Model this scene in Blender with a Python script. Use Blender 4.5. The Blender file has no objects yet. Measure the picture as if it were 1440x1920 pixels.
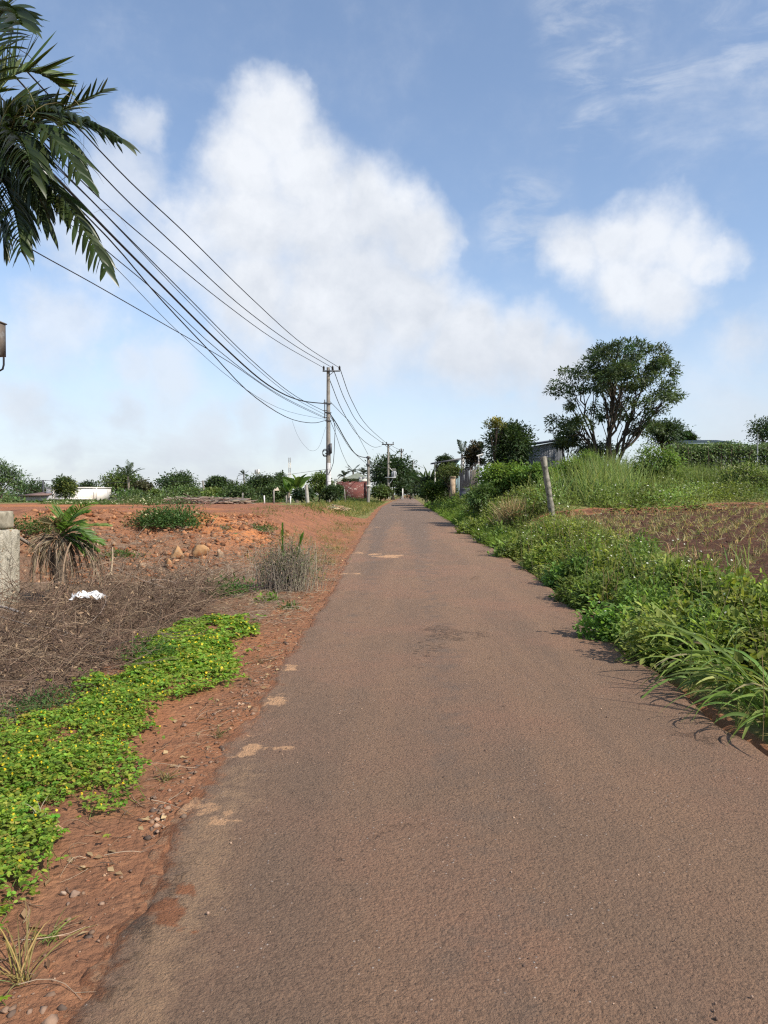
import bpy, math
import numpy as np
from mathutils import Matrix, Vector

C = bpy.context.scene.collection
SC = bpy.context.scene
PI = math.pi

# ------------------------------------------------------------------ camera
F_PX = 1387.0
CAM = np.array([0.0, 0.0, 1.6])
YAW = math.atan(45 / F_PX)
PITCH = math.atan(35 / F_PX)
cam_data = bpy.data.cameras.new('camera')
cam_data.sensor_fit = 'VERTICAL'
cam_data.sensor_height = 36.0
cam_data.lens = F_PX / 1920 * 36.0
cam_data.clip_start = 0.05
cam_data.clip_end = 6000
cam = bpy.data.objects.new('camera', cam_data)
C.objects.link(cam)
cam.location = CAM
cam.rotation_euler = (PI / 2 - PITCH, 0, YAW)
SC.camera = cam
ROT = np.array(cam.rotation_euler.to_matrix())

# ------------------------------------------------------------------ sky, sun, exposure
SUN_EL, SUN_AZ = math.radians(42), math.radians(-32)      # azimuth from +X, towards +Y
SUN_DIR = np.array([math.cos(SUN_EL) * math.cos(SUN_AZ), math.cos(SUN_EL) * math.sin(SUN_AZ), math.sin(SUN_EL)])
SUN_STRENGTH = 5.0
SKY_STRENGTH = 0.1
SC.view_settings.view_transform = 'Standard'
SC.view_settings.look = 'None'
SC.view_settings.gamma = 1.0
SC.view_settings.exposure = 0.35
SC.cycles.use_denoising = False
SC.cycles.pixel_filter_type = 'BLACKMAN_HARRIS'
SC.cycles.filter_width = 1.25
SC.view_settings.use_curve_mapping = False
SC.cycles.max_bounces = 6
SC.cycles.diffuse_bounces = 3
SC.cycles.glossy_bounces = 2
SC.cycles.transmission_bounces = 3
SC.cycles.transparent_max_bounces = 8
SC.cycles.caustics_reflective = False
SC.cycles.caustics_refractive = False

sun_data = bpy.data.lights.new('sun', 'SUN')
sun_data.energy = SUN_STRENGTH
sun_data.angle = math.radians(0.7)
sun_data.color = (1.0, 0.93, 0.83)
sun = bpy.data.objects.new('sun', sun_data)
C.objects.link(sun)
sun.location = (30, -10, 30)
sun.rotation_euler = Vector(-SUN_DIR).to_track_quat('-Z', 'Y').to_euler()


def px_dir(px, py):
    d = ROT @ np.array([(px - 720) / F_PX, (960 - py) / F_PX, -1.0])
    return d


def at(px, py, Y):
    d = px_dir(px, py)
    return CAM + d * (Y / d[1])


class NT:
    """small helper to write node trees"""
    def __init__(self, tree):
        self.t = tree
        self.n = tree.nodes
        self.l = tree.links

    def new(self, typ, **kw):
        n = self.n.new(typ)
        for k, v in kw.items():
            setattr(n, k, v)
        return n

    def put(self, sock, v):
        if hasattr(v, 'is_output') or isinstance(v, bpy.types.NodeSocket):
            self.l.new(v, sock)
        elif v is not None:
            if isinstance(v, (tuple, list)) and len(v) == 3 and sock.type == 'RGBA':
                v = (*v, 1.0)
            sock.default_value = v

    def math(self, op, a, b=None, c=None, clamp=False):
        n = self.new('ShaderNodeMath', operation=op, use_clamp=clamp)
        self.put(n.inputs[0], a)
        if b is not None:
            self.put(n.inputs[1], b)
        if c is not None:
            self.put(n.inputs[2], c)
        return n.outputs[0]

    def vmath(self, op, a, b=None, out=0):
        n = self.new('ShaderNodeVectorMath', operation=op)
        self.put(n.inputs[0], a)
        if b is not None:
            self.put(n.inputs[3 if op == 'SCALE' else 1], b)
        return n.outputs[out]

    def noise(self, vec, scale, detail=4.0, rough=0.55, out=0, dist=0.0, dim='3D'):
        n = self.new('ShaderNodeTexNoise', noise_dimensions=dim)
        self.put(n.inputs['Vector'], vec)
        n.inputs['Scale'].default_value = scale
        n.inputs['Detail'].default_value = detail
        n.inputs['Roughness'].default_value = rough
        n.inputs['Distortion'].default_value = dist
        return n.outputs[out]

    def voronoi(self, vec, scale, out=0, feature='F1', rnd=1.0):
        n = self.new('ShaderNodeTexVoronoi', feature=feature)
        self.put(n.inputs['Vector'], vec)
        n.inputs['Scale'].default_value = scale
        n.inputs['Randomness'].default_value = rnd
        return n.outputs[out]

    def remap(self, v, a, b, c=0.0, d=1.0, smooth=False):
        n = self.new('ShaderNodeMapRange', interpolation_type='SMOOTHSTEP' if smooth else 'LINEAR', clamp=True)
        self.put(n.inputs[0], v)
        for i, x in enumerate((a, b, c, d)):
            self.put(n.inputs[i + 1], x)
        return n.outputs[0]

    def mix(self, f, a, b, blend='MIX'):
        n = self.new('ShaderNodeMix', data_type='RGBA', blend_type=blend)
        self.put(n.inputs[0], f)
        self.put(n.inputs[6], a)
        self.put(n.inputs[7], b)
        return n.outputs[2]

    def attr(self, name, out='Fac'):
        n = self.new('ShaderNodeAttribute', attribute_name=name)
        return n.outputs[out]


world = bpy.data.worlds.new('World')
SC.world = world
world.use_nodes = True
world.node_tree.nodes.clear()


def build_sky():
    w = NT(world.node_tree)
    out = w.new('ShaderNodeOutputWorld')
    bg = w.new('ShaderNodeBackground')
    bg.inputs[1].default_value = SKY_STRENGTH
    sky = w.new('ShaderNodeTexSky', sky_type='NISHITA')
    sky.sun_disc = False
    sky.sun_elevation = SUN_EL
    sky.sun_rotation = math.atan2(SUN_DIR[0], SUN_DIR[1])
    sky.altitude = 500
    sky.air_density = 1.0
    sky.dust_density = 0.6
    sky.ozone_density = 3.0
    d = w.new('ShaderNodeTexCoord').outputs['Generated']
    sep = w.new('ShaderNodeSeparateXYZ')
    w.put(sep.inputs[0], d)
    up = sep.outputs[2]
    # blue of a humid tropical morning sky: Nishita with its glare held down
    gam = w.new('ShaderNodeGamma')
    w.put(gam.inputs[0], w.vmath('SCALE', sky.outputs[0], 0.1))
    gam.inputs[1].default_value = SKY_GAMMA
    skyc = w.vmath('MULTIPLY', gam.outputs[0], SKY_TINT)
    # warp the look-up direction so that outlines billow
    n1 = w.vmath('SUBTRACT', w.noise(d, 7.0, 5, 0.55, out=1), (0.5, 0.5, 0.5))
    n2 = w.vmath('SUBTRACT', w.noise(d, 26.0, 4, 0.6, out=1), (0.5, 0.5, 0.5))
    dw = w.vmath('ADD', w.vmath('ADD', d, w.vmath('SCALE', n1, 0.085)), w.vmath('SCALE', n2, 0.030))

    def field(blobs):
        acc = None
        for (px, py, r) in blobs:
            v = px_dir(px, py)
            L = np.linalg.norm(v)
            v = v / L
            rad = r / F_PX / (L ** 1.4)
            dist = w.vmath('DISTANCE', dw, tuple(v), out=1)
            f = w.remap(dist, rad * 1.25, 0.0, 0.0, 1.25)
            acc = f if acc is None else w.math('SMOOTH_MAX', acc, f, 0.15)
        return acc
    hard = [(505, 220, 92), (450, 300, 95), (565, 300, 95), (470, 420, 150), (600, 420, 150), (700, 400, 100),
            (770, 440, 85), (640, 560, 190), (760, 580, 120), (470, 560, 120), (880, 640, 100), (985, 650, 85),
            (1050, 690, 70)]
    mid = [(1090, 475, 75), (1150, 455, 82), (1220, 445, 82), (1285, 465, 82), (1180, 530, 90), (1255, 545, 85), (1330, 480, 55)]
    soft = [(240, 350, 120), (170, 440, 130), (330, 470, 130), (320, 705, 100), (60, 757, 62), (400, 785, 62), (480, 780, 55),
            (330, 835, 48), (235, 775, 50), (250, 700, 60), (130, 845, 40), (560, 830, 50), (1400, 640, 80), (1380, 470, 55), (270, 230, 60), (120, 600, 120)]
    thin = [(1120, 30, 150), (1260, 60, 150), (1420, 60, 120), (1110, 225, 70), (985, 400, 90)]
    fb = w.noise(d, 9.0, 7, 0.6)
    fine = w.noise(d, 34.0, 5, 0.62)
    rough_ = w.math('ADD', w.math('MULTIPLY', w.math('SUBTRACT', fb, 0.5), 0.75), w.math('MULTIPLY', w.math('SUBTRACT', fine, 0.5), 0.28))
    fh = field(hard)
    fs = field(soft)
    dh = w.math('ADD', fh, rough_)
    ah = w.math('MULTIPLY', w.remap(dh, -0.04, 0.86, 0, 1, True), w.remap(fh, 0.02, 0.2, 0, 1, True))
    fm = field(mid)
    dm = w.math('ADD', fm, w.math('MULTIPLY', rough_, 1.05))
    am = w.math('MULTIPLY', w.remap(dm, 0.0, 1.0, 0, 0.95, True), w.remap(fm, 0.0, 0.25, 0, 1, True))
    ah = w.math('SUBTRACT', 1.0, w.math('MULTIPLY', w.math('SUBTRACT', 1.0, ah), w.math('SUBTRACT', 1.0, am)))
    ds = w.math('ADD', fs, w.math('MULTIPLY', rough_, 1.7))
    as_ = w.math('MULTIPLY', w.remap(ds, 0.1, 1.05, 0, 0.66, True), w.remap(fs, 0.0, 0.35, 0, 1, True))
    fth = field(thin)
    st0 = w.new('ShaderNodeMapping')
    w.put(st0.inputs[0], d)
    st0.inputs['Rotation'].default_value = (0, .35, .3)
    st0.inputs['Scale'].default_value = (5.0, 5.0, 16.0)
    wisp = w.noise(st0.outputs[0], 1.6, 7, .62, dist=.8)
    at_ = w.math('MULTIPLY', w.remap(wisp, .42, .75, 0, .42, True), w.remap(fth, 0.0, .7, 0, 1, True))
    # loose cloud over the whole of the sky, thicker low down
    st = w.new('ShaderNodeMapping')
    w.put(st.inputs[0], d)
    st.inputs['Scale'].default_value = (1.0, 1.0, 2.4)
    gl = w.noise(st.outputs[0], 3.1, 8, 0.6, dist=0.4)
    ag = w.remap(gl, 0.50, 0.80, 0, 0.55, True)
    low = w.remap(up, 0.30, 0.02, 0.0, 1.0, True)
    veil = w.math('MULTIPLY', low, w.remap(gl, 0.25, 0.7, 0.25, 0.92))
    inv = w.math('MULTIPLY', w.math('SUBTRACT', 1.0, ah), w.math('MULTIPLY', w.math('MULTIPLY', w.math('SUBTRACT', 1.0, as_), w.math('SUBTRACT', 1.0, at_)), w.math('MULTIPLY', w.math('SUBTRACT', 1.0, ag), w.math('SUBTRACT', 1.0, veil))))
    alpha = w.math('MULTIPLY', w.math('SUBTRACT', 1.0, inv), 0.97)
    # the clouds' own lights and greys
    shade = w.math('ADD', w.noise(w.vmath('ADD', d, (0.03, 0.01, -0.05)), 6.0, 6, 0.55), w.math('MULTIPLY', w.math('SUBTRACT', fine, 0.5), 0.16))
    edge = w.math('MULTIPLY', w.remap(dh, 0.25, 0.75, 1.0, 0.0, True), ah)
    # light from the sun's side: thickness here against thickness a little nearer the sun
    off = (0.030, -0.012, 0.030)
    la = w.noise(dw, 11.0, 6, .58)
    lb = w.noise(w.vmath('ADD', dw, off), 11.0, 6, .58)
    rel = w.math('MULTIPLY', w.math('SUBTRACT', la, lb), 1.2)
    br = w.math('ADD', w.math('ADD', w.remap(shade, 0.32, 0.66, 0.38, 0.95, True), w.math('MULTIPLY', edge, 0.38)), rel, clamp=True)
    br = w.math('MULTIPLY', br, w.remap(up, 0.02, 0.24, 0.10, 1.0))
    cc = w.mix(br, CLOUD_DARK, CLOUD_LIGHT)
    col = w.mix(alpha, skyc, cc)
    # haze band on the horizon and ground colour below it
    below = w.remap(up, -0.02, -0.12, 0, 1, True)
    col = w.mix(below, col, (0.14, 0.12, 0.09))
    w.put(bg.inputs[0], w.vmath('SCALE', col, 10.0))
    w.l.new(bg.outputs[0], out.inputs[0])


SKY_GAMMA = 0.8
SKY_TINT = (1.26, 1.25, 1.27)
CLOUD_DARK = (0.50, 0.54, 0.605)
CLOUD_LIGHT = (0.72, 0.745, 0.785)
build_sky()

# ------------------------------------------------------------------ random numbers and noise
R = np.random.default_rng(7)


def smooth(t):
    t = np.clip(t, 0, 1)
    return t * t * (3 - 2 * t)


_LAT = np.random.default_rng(3).random((256, 256))


def vnoise(x, y):
    x = np.asarray(x, float); y = np.asarray(y, float)
    xi = np.floor(x).astype(int); yi = np.floor(y).astype(int)
    fx = smooth(x - xi); fy = smooth(y - yi)
    a = _LAT[xi & 255, yi & 255]; b = _LAT[(xi + 1) & 255, yi & 255]
    c = _LAT[xi & 255, (yi + 1) & 255]; d = _LAT[(xi + 1) & 255, (yi + 1) & 255]
    return (a * (1 - fx) + b * fx) * (1 - fy) + (c * (1 - fx) + d * fx) * fy - 0.5


def fbm(x, y, scale=1.0, octs=4):
    s = 0.0; amp = 1.0; f = scale
    for k in range(octs):
        s = s + amp * vnoise(np.asarray(x) * f + 17.3 * k, np.asarray(y) * f + 5.1 * k)
        amp *= 0.5; f *= 2.03
    return s


# ------------------------------------------------------------------ lie of the land
_Y = [-30, 8, 12, 18, 26, 45, 60, 100, 160, 260, 2000]


def ZR(y):
    return np.interp(y, _Y, [0, 0, .03, .1, .21, .40, .50, .50, .35, .1, -2])


def XL(y):
    return np.interp(y, [-30, 2.8, 3.9, 8, 12.4, 18, 26, 60, 100, 170, 260], [-1.0, -1.11, -1.21, -1.20, -1.25, -1.43, -1.6, -2.16, -2.16, -2.3, -2.3])


def XR(y):
    return np.interp(y, [-30, 5, 8, 12.4, 18, 26, 60, 100, 170, 260], [2.3, 2.28, 2.32, 2.46, 2.45, 2.2, 1.6, 1.5, 1.7, 1.7])


def bank_y(x):
    return 23.6 + (x - 5.6) * 0.62 + 0.5 * vnoise(np.asarray(x) * 0.6, 3.0)


def H0(x, y):
    """smooth ground height"""
    x = np.asarray(x, float); y = np.asarray(y, float)
    zr = ZR(y); xl = XL(y); xr = XR(y)
    # left of the road
    d = np.maximum(xl - x, 0)
    pz = np.interp(y, [-30, 11.5, 13.5, 16.2, 19.0, 50, 90, 150, 400, 2500], [-.02, .0, .14, .62, .93, .93, .42, .3, .0, -4])
    wx = smooth((d - 0.5 - np.clip((20 - y) * .14, 0, 1.0)) / 2.6)
    hl = (zr - 0.010 - 0.022 * smooth(d / .22) + 0.03 * smooth(d / 0.8)) * (1 - wx) + (pz + 0.02) * wx
    hl = hl + .42 * np.exp(-(((x + 8.3) / 1.7) ** 2 + ((y - 16.5) / 1.8) ** 2))
    hl = hl + .20 * np.exp(-(((x + 4.4) / 1.3) ** 2 + ((y - 17.6) / 1.0) ** 2))
    hl = hl + .16 * np.exp(-(((x + 6.6) / 1.3) ** 2 + ((y - 17.8) / .9) ** 2))
    # right of the road
    e = np.maximum(x - xr, 0)
    fld = .05 + .036 * np.clip(y, 2, 31)
    by = bank_y(x)
    fld = fld + .15 * smooth((y - by) / .3) + .045 * np.clip(y - by, 0, 22)
    fld = fld - np.clip((y - 70) * .02, 0, 1.4)
    far = np.clip((y - 300) / 2000, 0, 1) * 4
    fld = fld - far
    we = smooth((e - .05) / (1.3 + .05 * np.clip(y, 0, 60)))
    hr = (zr - 0.05) * (1 - we) + fld * we
    mid = zr - 0.022 - 0.11 * smooth((x - xl - .16) / .14)
    t = (x - xl) / (xr - xl)
    h = np.where(x < xl, hl, np.where(x > xr, hr, mid))
    return h


def H(x, y):
    x = np.asarray(x, float); y = np.asarray(y, float)
    h = H0(x, y)
    off = np.maximum(np.maximum(XL(y) - x, x - XR(y)), 0)
    w = smooth(off / .6)
    rough = .035 * fbm(x, y, 1.3, 4) * 2 * w
    bankm = np.exp(-((y - 16) / 3.0) ** 2) * smooth((XL(y) - x - 1.0) / 1.5)
    rough = rough + bankm * (.22 * fbm(x + 9, y, 1.5, 5) + .10 * np.abs(fbm(x, y + 4, 3.2, 4)))
    plough = smooth((x - XR(y) - 1.6) / .8) * smooth((bank_y(x) - y) / .5) * smooth((y - 3) / 2)
    rough = rough + plough * (.07 * fbm(x, y + 31, 3.1, 4) + .035 * np.sin((y * .8 + x * .6) * 8.5))
    return h + rough


def ground(px, py, y0=1.6, y1=260, dz=0.0):
    d = px_dir(px, py)
    ys = np.geomspace(y0, y1, 700)
    P = CAM[None] + d[None] * (ys / d[1])[:, None]
    k = np.argmax(P[:, 2] <= H0(P[:, 0], P[:, 1]) + dz)
    return P[k]


# ------------------------------------------------------------------ mesh building
class Geo:
    def __init__(self):
        self.v = []; self.f = []; self.c = []; self.n = 0

    def add(self, V, Fc, col=None):
        V = np.asarray(V, float).reshape(-1, 3)
        Fc = np.asarray(Fc, np.int64)
        if Fc.ndim == 2 and Fc.shape[1] == 4:
            Fc = np.concatenate([Fc[:, [0, 1, 2]], Fc[:, [0, 2, 3]]])
        self.v.append(V); self.f.append(Fc.reshape(-1, 3) + self.n)
        if col is None:
            col = np.ones((len(V), 3))
        else:
            col = np.broadcast_to(np.asarray(col, float), (len(V), 3))
        self.c.append(col)
        self.n += len(V)
        return self

    def build(self, name, mat, parent=None, origin=None, smooth_=False, attrs=None, kind=None):
        V = np.concatenate(self.v); Fc = np.concatenate(self.f); col = np.concatenate(self.c)
        org = np.zeros(3)
        if parent is not None:
            p = parent
            while p is not None:
                org = org + np.array(p.location); p = p.parent
        elif origin is not None:
            org = np.array(origin, float)
        me = bpy.data.meshes.new(name)
        me.vertices.add(len(V)); me.vertices.foreach_set('co', (V - org).astype(np.float32).ravel())
        me.loops.add(Fc.size); me.loops.foreach_set('vertex_index', Fc.astype(np.int32).ravel())
        me.polygons.add(len(Fc)); me.polygons.foreach_set('loop_start', np.arange(0, Fc.size, 3, dtype=np.int32))
        if smooth_:
            me.polygons.foreach_set('use_smooth', np.ones(len(Fc), bool))
        a = me.attributes.new('tint', 'FLOAT_COLOR', 'POINT')
        a.data.foreach_set('color', np.concatenate([col, np.ones((len(col), 1))], 1).astype(np.float32).ravel())
        for k, val in (attrs or {}).items():
            b = me.attributes.new(k, 'FLOAT', 'POINT')
            b.data.foreach_set('value', np.asarray(val, np.float32))
        me.update(calc_edges=True)
        me.materials.append(mat)
        o = bpy.data.objects.new(name, me)
        C.objects.link(o)
        if parent is not None:
            o.parent = parent
        elif origin is not None:
            o.location = org
        if kind:
            o['kind'] = kind
        return o


def tag(o, label, cat=None, group=None, kind=None):
    o['label'] = label
    if cat:
        o['category'] = cat
    if group:
        o['group'] = group
    if kind:
        o['kind'] = kind
    return o


def thing(name, label, cat, loc, group=None):
    o = bpy.data.objects.new(name, None)
    C.objects.link(o)
    o.location = loc
    o.empty_display_size = 0.1
    return tag(o, label, cat, group)


def unit(v):
    v = np.asarray(v, float)
    return v / np.maximum(np.linalg.norm(v, axis=-1, keepdims=True), 1e-9)


def rdir(n):
    return unit(R.normal(size=(n, 3)))


LEAF2 = (np.array([[0, 0, 0], [-.5, .45, .14], [0, 1, -.04], [.5, .45, .14]]), np.array([[0, 1, 2], [0, 2, 3]]))
LEAF6 = (np.array([[0, 0, 0], [-.42, .22, .12], [-.46, .6, .12], [0, 1, -.1], [.46, .6, .12], [.42, .22, .12]]),
         np.array([[0, 1, 2], [0, 2, 3], [0, 3, 4], [0, 4, 5]]))
_a = np.linspace(0, 2 * PI, 5, endpoint=False)
PETAL = (np.concatenate([[[0, 0, 0]], np.stack([np.cos(_a), np.sin(_a), .15 + 0 * _a], 1)]), np.array([[0, i + 1, (i + 1) % 5 + 1] for i in range(5)]))


def leaves(g, pos, axis, nrm, L, W, col, tmpl=LEAF2):
    """leaf cards: axis = lengthwise direction, nrm = approximate face normal"""
    n = len(pos)
    a = unit(axis)
    x = unit(np.cross(a, nrm) + 1e-6)
    z = np.cross(x, a)
    V0, F0 = tmpl
    L = np.broadcast_to(L, (n,)); W = np.broadcast_to(W, (n,))
    V = pos[:, None] + V0[None, :, 0:1] * (x * W[:, None])[:, None] + V0[None, :, 1:2] * (a * L[:, None])[:, None] + V0[None, :, 2:3] * (z * W[:, None])[:, None]
    Fc = F0[None] + (np.arange(n) * len(V0))[:, None, None]
    col = np.repeat(np.broadcast_to(col, (n, 3)), len(V0), 0)
    g.add(V.reshape(-1, 3), Fc.reshape(-1, 3), col)


def tubes(g, P, rad, sides=3, col=(1, 1, 1), cap=False):
    """P (N,k,3) polylines, rad (N,k) or scalar"""
    P = np.asarray(P, float)
    if P.ndim == 2:
        P = P[None]
    N, k, _ = P.shape
    rad = np.broadcast_to(np.asarray(rad, float), (N, k)) if np.ndim(rad) != 1 or len(np.atleast_1d(rad)) == k else np.repeat(np.asarray(rad)[:, None], k, 1)
    T = np.empty_like(P)
    T[:, 1:-1] = P[:, 2:] - P[:, :-2]; T[:, 0] = P[:, 1] - P[:, 0]; T[:, -1] = P[:, -1] - P[:, -2]
    T = unit(T)
    main = unit(P[:, -1] - P[:, 0])
    ref = np.where(np.abs(main[:, 2:3]) > .8, np.array([[1., 0, 0]]), np.array([[0, 0, 1.]]))[:, None]
    A = unit(np.cross(T, ref)); B = np.cross(T, A)
    th = np.linspace(0, 2 * PI, sides, endpoint=False)
    V = P[:, :, None] + rad[:, :, None, None] * (A[:, :, None] * np.cos(th)[None, None, :, None] + B[:, :, None] * np.sin(th)[None, None, :, None])
    i, j = np.meshgrid(np.arange(k - 1), np.arange(sides), indexing='ij')
    j2 = (j + 1) % sides
    q = np.stack([i * sides + j, (i + 1) * sides + j, (i + 1) * sides + j2, i * sides + j2], -1).reshape(-1, 4)
    if cap:
        pass
    Fc = q[None] + (np.arange(N) * k * sides)[:, None, None]
    col = np.asarray(col, float)
    if col.ndim == 2:
        col = np.repeat(col, k * sides, 0)
    g.add(V.reshape(-1, 3), Fc.reshape(-1, 4), col)
    if cap:
        caps = []
        for n_ in range(N):
            b = n_ * k * sides
            for s in range(1, sides - 1):
                caps.append([b, b + s, b + s + 1])
                e = b + (k - 1) * sides
                caps.append([e, e + s + 1, e + s])
        g.add(V.reshape(-1, 3), np.array(caps), col)


def bez(p0, p1, p2, k):
    t = np.linspace(0, 1, k)[None, :, None]
    p0, p1, p2 = (np.atleast_2d(p)[:, None] for p in (p0, p1, p2))
    return p0 * (1 - t) ** 2 + 2 * p1 * t * (1 - t) + p2 * t * t


def blades(g, base, d0, length, width, droop, segs=4, col=(1, 1, 1), side=None, fold=0.25):
    """tapered strips bending down under their weight"""
    n = len(base)
    d = unit(d0)
    length = np.broadcast_to(length, (n,)); width = np.broadcast_to(width, (n,)); droop = np.broadcast_to(droop, (n,))
    if side is None:
        side = unit(np.cross(d, np.array([0, 0, 1.])) + .5 * R.normal(size=(n, 3)) + 1e-6)
    p = base.copy(); L = []; M = []; Rr = []
    for i in range(segs + 1):
        t = i / segs
        wprof = (0.55 + 0.9 * t - 0.2 * t * t) * (1 - t ** 2.5) if i < segs else 0.02
        s = side - d * (side * d).sum(1, keepdims=True)
        s = unit(s)
        nrm = np.cross(s, d)
        L.append(p - s * (width * wprof * .5)[:, None] + nrm * (width * wprof * fold)[:, None])
        M.append(p)
        Rr.append(p + s * (width * wprof * .5)[:, None] + nrm * (width * wprof * fold)[:, None])
        p = p + d * (length / segs)[:, None]
        d = unit(d + np.array([0, 0, -1.]) * (droop / segs)[:, None])
    V = np.stack([np.stack(L, 1), np.stack(M, 1), np.stack(Rr, 1)], 2)
    k = segs + 1
    q = []
    for i in range(segs):
        a = i * 3; b = a + 3
        q += [[a, a + 1, b + 1, b], [a + 1, a + 2, b + 2, b + 1]]
    q = np.array(q)
    Fc = q[None] + (np.arange(n) * k * 3)[:, None, None]
    col = np.asarray(col, float)
    if col.ndim == 2:
        col = np.repeat(col, k * 3, 0)
    g.add(V.reshape(-1, 3), Fc.reshape(-1, 4), col)


_BOXF = np.array([[0, 3, 2, 1], [4, 5, 6, 7], [0, 1, 5, 4], [1, 2, 6, 5], [2, 3, 7, 6], [3, 0, 4, 7]])


def box(g, c, s, rz=0.0, col=(1, 1, 1), M=None):
    h = np.array(s) / 2
    V = np.array([[-1, -1, -1], [1, -1, -1], [1, 1, -1], [-1, 1, -1], [-1, -1, 1], [1, -1, 1], [1, 1, 1], [-1, 1, 1]]) * h
    if M is not None:
        V = V @ np.asarray(M).T
    elif rz:
        cs, sn = math.cos(rz), math.sin(rz)
        V = V @ np.array([[cs, sn, 0], [-sn, cs, 0], [0, 0, 1]])
    g.add(V + np.array(c), _BOXF, col)


def bar(g, a, b, r, sides=8, col=(1, 1, 1)):
    tubes(g, np.array([[a, b]]), r, sides, col, cap=True)


def ico(sub=1):
    import bmesh
    bm = bmesh.new()
    bmesh.ops.create_icosphere(bm, subdivisions=sub, radius=1)
    V = np.array([v.co[:] for v in bm.verts]); Fc = np.array([[v.index for v in f.verts] for f in bm.faces])
    bm.free()
    return V, Fc


ICO1 = ico(1); ICO2 = ico(2); ICO3 = ico(3)


def rock(g, c, s, seed, tm=ICO2, col=(1, 1, 1), rz=0):
    rr = np.random.default_rng(seed)
    V = tm[0].copy()
    for _ in range(16):                                    # chop flat faces
        nn = unit(rr.normal(size=3)); dd = rr.uniform(.42, .72)
        ex = V @ nn - dd
        V = V - np.maximum(ex, 0)[:, None] * nn
    V = V * (1 + .09 * rr.normal(size=(len(V), 1)) * .5)
    cs, sn = math.cos(rz), math.sin(rz)
    V = (V * np.array(s)) @ np.array([[cs, sn, 0], [-sn, cs, 0], [0, 0, 1]])
    g.add(V + np.array(c), tm[1], col)


def tint(n, base, var=.18, hue=.1):
    b = np.array(base)[None]
    m = 1 + var * R.normal(size=(n, 1))
    h = 1 + hue * R.normal(size=(n, 3)) * np.array([1, .4, .8])
    return np.clip(b * m * h, .004, .95)


# ------------------------------------------------------------------ materials
def new_mat(name):
    m = bpy.data.materials.new(name)
    m.use_nodes = True
    m.node_tree.nodes.clear()
    w = NT(m.node_tree)
    out = w.new('ShaderNodeOutputMaterial')
    return m, w, out


def principled(w, col, rough=.8, spec=.3, normal=None, metal=0.0):
    p = w.new('ShaderNodeBsdfPrincipled')
    w.put(p.inputs['Base Color'], col)
    w.put(p.inputs['Roughness'], rough)
    w.put(p.inputs['Specular IOR Level'], spec)
    w.put(p.inputs['Metallic'], metal)
    if normal is not None:
        w.put(p.inputs['Normal'], normal)
    return p.outputs[0]


def bump(w, h, dist=.01, strength=1.0, normal=None):
    b = w.new('ShaderNodeBump')
    b.inputs['Strength'].default_value = strength
    b.inputs['Distance'].default_value = dist
    w.put(b.inputs['Height'], h)
    if normal is not None:
        w.put(b.inputs['Normal'], normal)
    return b.outputs[0]


def leaf_mat(name, trans=.3, rough=.5, spec=.3):
    m, w, out = new_mat(name)
    col = w.attr('tint', 'Color')
    n = w.noise(w.new('ShaderNodeTexCoord').outputs['Object'], 14.0, 2)
    col = w.mix(1.0, col, w.mix(n, (.72, .76, .7), (1.28, 1.24, 1.2)), 'MULTIPLY')
    p = principled(w, col, rough, spec)
    t = w.new('ShaderNodeBsdfTranslucent')
    w.put(t.inputs[0], w.mix(1.0, col, (1.25, 1.3, .7), 'MULTIPLY'))
    mx = w.new('ShaderNodeMixShader')
    mx.inputs[0].default_value = trans
    w.l.new(p, mx.inputs[1]); w.l.new(t.outputs[0], mx.inputs[2])
    w.l.new(mx.outputs[0], out.inputs[0])
    return m


def grain_mat(name, c1, c2, scale=8.0, rough=.85, bd=.006, spec=.2, detail=6, c3=None, s3=2.0, metal=0.0, stretch=None, usetint=False):
    m, w, out = new_mat(name)
    co = w.new('ShaderNodeTexCoord').outputs['Object']
    if stretch:
        mp = w.new('ShaderNodeMapping')
        w.put(mp.inputs[0], co)
        mp.inputs['Scale'].default_value = stretch
        co = mp.outputs[0]
    n = w.noise(co, scale, detail, .62)
    col = w.mix(w.remap(n, .3, .7, 0, 1, True), c1, c2)
    if c3 is not None:
        col = w.mix(w.remap(w.noise(co, s3, 5, .65), .5, .64, 0, .9, True), col, c3)
    if usetint:
        col = w.mix(1.0, col, w.attr('tint', 'Color'), 'MULTIPLY')
    nm = bump(w, n, bd, .8) if bd else None
    w.l.new(principled(w, col, rough, spec, nm, metal), out.inputs[0])
    return m

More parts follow.
